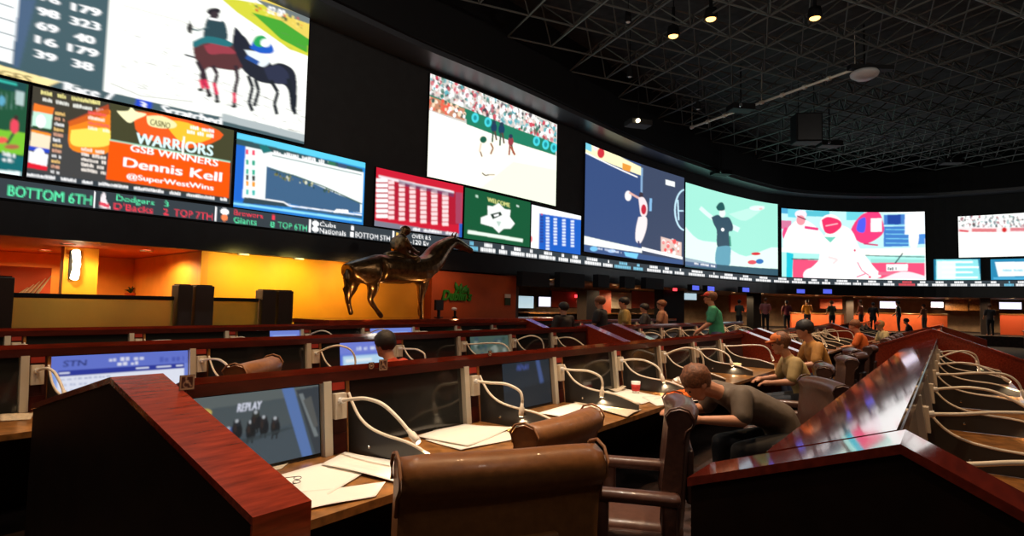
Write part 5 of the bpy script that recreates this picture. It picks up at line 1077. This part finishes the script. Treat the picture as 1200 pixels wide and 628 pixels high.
for x, tt_, sh, hr_, cp, lb in ((733, 7.1, (172, 140, 70), 'hairblack', None, 'person in a mustard shirt with dark hair behind the second row'), (777, 7.0, (150, 105, 78), 'hairbrown', None, 'person in a brown shirt seated before the bright red panel'), (705, 7.2, (30, 28, 30), 'hairbrown', None, 'person in black behind the second row, left of the mustard shirt'), (662, 7.2, (44, 34, 30), 'hairblack', None, 'person in dark clothes near the two small televisions'), (757, 7.3, (40, 36, 40), 'hairblack', None, 'person in black between the mustard and brown shirts')):
    p = at_t(x, 370, tt_); z = at_t(x, {662: 356, 705: 349, 733: 350, 777: 353, 757: 357}[x], tt_).z; o = person(lb, (p.x, p.y, 0), yaw_of(N + U * random.uniform(-.8, .4)), 'stand', z / 1.76, sh, (40, 40, 50), hr_, cp); o.scale.x *= 1.22; o.scale.y *= 1.22
for x, off, y, sh, hr_, cp, lb in ((866, .9, 352, (60, 70, 66), 'hairblack', None, 'small figure in grey green right of the man in green'), (897, 1.0, 350, (215, 120, 120), 'hairbrown', None, 'small far figure in pale pink beside the black column'), (922, .6, 353, (120, 34, 52), 'hairblack', None, 'small far figure in crimson before the orange counter'), (946, -1.2, 352, (210, 140, 30), 'hairblack', None, 'small far figure in yellow behind the crimson figure'), (975, .2, 353, (64, 66, 44), 'hairbrown', None, 'small far figure in olive beside the brown column'),
        (1009, .5, 352, (190, 90, 60), 'hairbrown', (200, 40, 40), 'small far figure in rust with a red cap'), (1023, .8, 355, (20, 22, 30), 'hairblack', None, 'small black figure left of the far lilac television'), (1053, .4, 353, (16, 18, 26), 'hairblack', None, 'small black figure right in front of the far lilac television'), (1160, .6, 357, (70, 62, 60), 'hairbrown', None, 'small far figure in grey before the wood panels'), (1083, -.2, 357, (110, 60, 40), 'hairblack', None, 'small far figure in brown behind the far counter')):
    a, p = at_wall(x, 360, off); z = EYE + (p.z - EYE) ; zt = at_wall(x, y, off)[1].z
    person(lb, (p.x, p.y, .55), random.uniform(-1, 1), 'stand', (zt - .55) / 1.76, sh, (30, 30, 40), hr_, cp)

# ------------------------------------------------------------------ armchairs
_chair = {}
def chair_parts(mk):
    lea = M[mk]; out = []
    b = NB(); box(b, -.30, .30, -.28, .30, .34, .48, .05); out.append(('seat', obj('seat', b, lea, None, True)))
    # padded back, reclined, with rolled top to the rear
    b = NB(); prof = [(-.24, .40), (-.225, .40), (-.20, .52), (-.215, .75), (-.235, .95), (-.24, 1.03), (-.225, 1.075), (-.25, 1.11), (-.30, 1.125), (-.35, 1.11), (-.375, 1.07), (-.365, 1.02), (-.335, .995), (-.325, .94), (-.315, .75), (-.30, .5), (-.29, .40)]
    k = len(prof); NX = 12; rings = []
    for i in range(NX + 1):
        u_ = i / NX; x = -.34 + .68 * u_; e = abs(2 * u_ - 1); bow = .05 * e ** 2; crown = -.014 * e ** 4
        rings.append([b.verts.new((x, y + bow, z + crown * (z > .9))) for y, z in prof])
    for i in range(NX):
        for j in range(k): b.faces.new((rings[i][j], rings[i][(j + 1) % k], rings[i + 1][(j + 1) % k], rings[i + 1][j]))
    b.faces.new(rings[0][::-1]); b.faces.new(rings[-1]); bmesh.ops.bevel(b, geom=[e for e in b.edges if len(e.link_faces) == 2 and e.calc_face_angle(0) > 1.2], offset=.008, segments=2, affect='EDGES')
    bk = obj('backrest', b, lea, None, False); out.append(('backrest', bk))
    for p_ in bk.data.polygons: p_.use_smooth = len(p_.vertices) == 4
    for sd in (-1, 1):
        b = NB(); tube(b, [(sd * .345, .05 + y, z) for y, z in prof[5:14]], .006, 6); out.append(('piping', obj('piping', b, lea, None, True)))
    b = NB(); box(b, -.17, .17, -.338, -.30, .56, .86, .012); out.append(('rear_panel', obj('rear_panel', b, lea, None, True)))
    for sd in (-1, 1):
        b = NB(); box(b, sd * .36 - .05, sd * .36 + .05, -.26, .26, .60, .67, .03); box(b, sd * .36 - .035, sd * .36 + .035, .12, .2, .40, .62, .02); box(b, sd * .36 - .035, sd * .36 + .035, -.24, -.16, .40, .62, .02); box(b, min(sd * .28, sd * .39), max(sd * .28, sd * .39), -.2, .2, .38, .44, .02)
        out.append(('armrest', obj('armrest', b, lea, None, True)))
    b = NB(); lathe(b, [(.035, .08), (.035, .22), (.05, .24), (.05, .33), (.14, .34)], 16); out.append(('pedestal', obj('pedestal', b, M['black'], None, True)))
    b = NB()
    for k_ in range(5):
        a = k_ * 2 * PI / 5 + .3; tube(b, [(0, 0, .11), (math.cos(a) * .17, math.sin(a) * .17, .1), (math.cos(a) * .3, math.sin(a) * .3, .07)], [.035, .028, .02], 8); ball(b, (math.cos(a) * .3, math.sin(a) * .3, .033), (.02, .033, .033), 8)
    out.append(('star_base', obj('star_base', b, M['black'], None, True)))
    return out
def chair(s, t_, face, label, mk='leather2', sc=1.0):
    if mk not in _chair:
        ps = chair_parts(mk); _chair[mk] = [(n_, o.data) for n_, o in ps]
        for _, o in ps: bpy.data.objects.remove(o)
    r = thing('armchair', label, 'chair', P(s, t_), yaw_of(face), 'leather swivel armchairs'); r.scale = (sc, sc, sc)
    for n_, d_ in _chair[mk]:
        o = bpy.data.objects.new(n_, d_); C.objects.link(o); o.parent = r
    return r
def chair_world(x, y, face, label, mk='leather2', sc=1.0, h=1.12):
    p = at_h(x, y, h * sc); f = Vector(face).normalized(); q = p + f * .30 * sc
    return chair(q.dot(U), q.dot(N), f, label, mk, sc)
chair_world(596, 528, (-.29, .76, 0), 'nearest brown leather armchair with its back turned, bottom centre', 'leather', 1.05)
chair_world(668, 486, (-.64, .43, 0), 'brown leather armchair with a rolled top, right behind the nearest chair', 'leather')
chair_world(803, 468, (-.96, .22, 0), 'dark leather armchair seen from the side, in front of the man in dark grey')
chair(5.22, 1.02, U * -.5 + N * .85, 'dark leather armchair the man in dark grey sits in')
chair(6.9, 1.3, U * -.2 + N, 'dark leather armchair right behind the man in dark grey'); chair(8.3, 1.25, U * -.3 + N, 'dark leather armchair of the man in the striped jacket'); chair(10.2, 1.4, U * -.3 + N, 'dark leather armchair of the man in the tan shirt')
chair(9.35, 1.25, N + U * .1, 'empty dark armchair between the striped jacket and the tan shirt'); chair(11.6, 1.3, N, 'dark armchair at the far end of the front row'); chair(4.0, 1.95, N, 'dark armchair drawn close under the front row worktop') if False else None
for k, s in enumerate((15.3, 16.6, 18.2, 19.5)): chair(s, 1.35, N, 'armchair at the far front row, %s beyond the aisle' % ORD[k])
chair_world(308, 421, N - U * .8, 'tan armchair top showing over the front ledge, below the second row monitors', 'leather', 1.08)

# ------------------------------------------------------------------ papers, cups and small things on the worktops
ZD = .741
def sheet(quad, label, m='paper', lift=0.0, wave=.006, seed=1):
    rd = random.Random(seed); q = [at_h(x, y, ZD + lift) for x, y in quad]; c = sum(q, Vector()) / 4; n_ = 8
    b = NB(); g = {}
    for lay in (0, 1):
        for i in range(n_ + 1):
            for j in range(n_ + 1):
                u_, v_ = i / n_, j / n_; p = q[0].lerp(q[1], u_).lerp(q[3].lerp(q[2], u_), v_)
                z = lift + .0008 + wave * (1 + math.sin(u_ * 5 + seed) * math.cos(v_ * 4 + seed * 2)) / 2 * (.3 + .7 * max(abs(u_ - .5), abs(v_ - .5)) * 2) + lay * .0015
                g[lay, i, j] = b.verts.new((p.x - c.x, p.y - c.y, z))
    for i in range(n_):
        for j in range(n_):
            b.faces.new((g[1, i, j], g[1, i + 1, j], g[1, i + 1, j + 1], g[1, i, j + 1])); b.faces.new((g[0, i, j], g[0, i, j + 1], g[0, i + 1, j + 1], g[0, i + 1, j]))
    for i in range(n_):
        for a, c_ in (((i, 0), (i + 1, 0)), ((i + 1, n_), (i, n_)), ((0, i + 1), (0, i)), ((n_, i), (n_, i + 1))):
            b.faces.new((g[0, a[0], a[1]], g[0, c_[0], c_[1]], g[1, c_[0], c_[1]], g[1, a[0], a[1]]))
    return tag(obj('paper_sheet', b, M[m], None, True, (c.x, c.y, ZD)), label, 'paper')
sheet([(300, 532), (356, 528), (330, 550), (300, 556)], 'tan newspaper propped at the foot of the replay monitor', 'paper2')
sheet([(325, 558), (392, 540), (425, 556), (354, 600)], 'white sheet nearest the left divider, on the front worktop', 'paper', .002, seed=2)
sheet([(352, 577), (452, 566), (440, 582), (358, 598)], 'white sheet at the worktop edge under the open newspaper', 'paper', .004, seed=3)
sheet([(376, 546), (404, 531), (483, 545), (466, 566)], 'large open white newspaper beneath the first lamp', 'paper', .007, .014, seed=4)
sheet([(452, 494), (510, 494), (520, 505), (470, 506)], 'tan newspaper lying behind the second paper pile', 'paper2', .0, seed=5)
sheet([(488, 512), (545, 497), (600, 503), (548, 524)], 'top white sheet of the second paper pile', 'paper', .008, .012, seed=6)
sheet([(498, 516), (592, 505), (608, 514), (540, 528)], 'under white sheet of the second paper pile', 'paper', .003, seed=7)
sheet([(630, 484), (688, 470), (716, 478), (668, 492)], 'white sheet of the third pile behind the rolled chair top', 'paper', .004, .01, seed=8)
sheet([(672, 472), (700, 468), (752, 480), (735, 489)], 'tan edged newspaper of the third pile', 'paper2', .008, .01, seed=9)
sheet([(694, 455), (716, 452), (778, 466), (752, 474)], 'long white sheet in front of the striped drink cup', 'paper', .002, .01, seed=10)
sheet([(752, 466), (800, 462), (818, 470), (770, 476)], 'white sheet just left of the leaning man', 'paper', .004, .008, seed=11)
sheet([(690, 448), (706, 444), (734, 457), (718, 461)], 'crumpled cream wrapper at the end of the long white sheet', 'paper2', .006, .04, seed=12)
sheet([(0, 486), (40, 484), (36, 492), (0, 494)], 'tan newspaper on the second row worktop at the left edge', 'paper2', 0, seed=13)
def cup(x, y, label, m1, m2, r=.04, h=.12):
    p = at_h(x, y, ZD); t = thing('drink_cup', label, 'cup', p)
    b = NB(); lathe(b, [(r * .72, 0), (r * .75, .002), (r, h), (r * .92, h), (r * .7, .01)], 18); obj('cup_body', b, m1, t, True)
    b = NB(); lathe(b, [(r * .79, h * .22), (r * .96, h * .75), (r * .985, h * .75), (r * .81, h * .22)], 18); obj('printed_band', b, m2, t, True)
    b = NB(); lathe(b, [(r * .9, h * .8), (r * .4, h * .81), (.002, h * .81)], 18); obj('drink', b, M['darkwood'], t)
cup(745, 461, 'white paper cup with a red band beside the third lamp', M['white'], M['redglow'] if False else colmat(190, 40, 36), .05, .13)
cup(765, 457, 'orange drink cup right of the white and red cup', colmat(205, 90, 40), colmat(225, 150, 60), .05, .12)
cup(863, 434, 'wide pale yellow cup on the worktop beyond the leaning man', colmat(240, 225, 160), M['white'], .07, .11)
b = NB(); rd = random.Random(6); ball(b, (0, 0, .05), (.09, .07, .05), 14)
for v in b.verts: v.co *= rd.uniform(.8, 1.15); v.co.z = max(v.co.z, 0)
p = at_h(797, 452, ZD); tag(obj('crumpled_napkin', b, M['paper'], None, False, p), 'crumpled white napkin in front of the leaning man', 'napkin')
b = NB(); ball(b, (0, 0, .04), (.13, .08, .045), 14)
for v in b.verts: v.co *= rd.uniform(.8, 1.2); v.co.z = max(v.co.z, 0)
p = at_h(797, 467, ZD); tag(obj('snack_bag', b, colmat(230, 110, 20), None, False, p), 'crumpled orange snack bag below the leaning man\'s face', 'snack bag')
# spectacles on the nearest paper
p = at_h(348, 566, ZD + .02); t = thing('reading_glasses', 'dark thin framed reading glasses lying on the white sheets', 'glasses', (p.x, p.y, ZD + .024), ROWROT + .9)
for sd in (-1, 1):
    b = NB(); tube(b, [(sd * .033 + .026 * math.cos(a * PI / 6), .018 * math.sin(a * PI / 6), .012) for a in range(13)], .0018, 6, False); obj('rim', b, M['black'], t)
    b = NB(); tube(b, [(sd * .06, 0, .012), (sd * .064, .07, .006), (sd * .062, .12, .002)], .0018, 6); obj('temple', b, M['black'], t)
b = NB(); tube(b, [(-.008, 0, .012), (0, .002, .015), (.008, 0, .012)], .0018, 6); obj('bridge', b, M['black'], t)
# stickers on the front ledge: wheelchair signs and round emblems
def sticker(x, y, kind, label):
    p = at_t(x, y, A_T - .0835); t = thing('ledge_sticker', label, 'sticker', p, ROWROT); S_ = .036 if kind == 'w' else .022
    cv = Canvas(28, 28, bg=(70, 30, 24)); w_ = (205, 170, 140)
    if kind == 'w':
        for a in ((.04, .04, .96, .1), (.04, .9, .96, .96), (.04, .04, .1, .96), (.9, .04, .96, .96)): cv.rect(*a, w_)
        cv.ell(.42, .2, .06, .06, w_); cv.line([(.42, .28), (.44, .52), (.64, .52), (.74, .76), (.82, .74)], .07, w_); cv.line([(.43, .38), (.6, .38)], .06, w_)
        for k in range(9): a = 1.2 + k * .45; cv.line([(.46 + .2 * math.cos(a), .64 + .2 * math.sin(a)), (.46 + .2 * math.cos(a + .45), .64 + .2 * math.sin(a + .45))], .055, w_)
    else:
        cv.ell(.5, .5, .46, .46, w_); cv.ell(.5, .5, .36, .36, (80, 40, 30)); cv.rect(.3, .4, .7, .6, w_)
    grid_mesh('emblem', cv, lambda u_, v_: Vector(((u_ - .5) * 2 * S_, -.003, (.5 - v_) * 2 * S_)), M['decal'], t)
    b = NB(); box(b, -S_, S_, -.0025, .0, -S_, S_); obj('backing', b, M['black'], t)
sticker(449, 427.5, 'w', 'small square wheelchair sticker on the front ledge left of the bending person'); sticker(435, 428.5, 'r', 'tiny round sticker left of the wheelchair sticker'); sticker(219, 448, 'w', 'square wheelchair sticker beside the left foreground divider'); sticker(574, 414, 'r', 'tiny round sticker on the front ledge, centre')
# added fill spots without fixtures, imitating the wall's orange light on the statue
for (s_, t_, z_, e_, tgt) in ((8.6, 10.0, 1.3, 60, (9.2, 10.93, 2.1)), (11.8, 10.1, 1.3, 60, (11.0, 10.93, 2.1)), (10.0, 11.45, 1.3, 40, (10.0, 10.93, 2.2))):
    spot(P(s_, t_, z_), P(*tgt), e_, (1, .6, .25), 1.6, .8, .08, 'statue_fill')
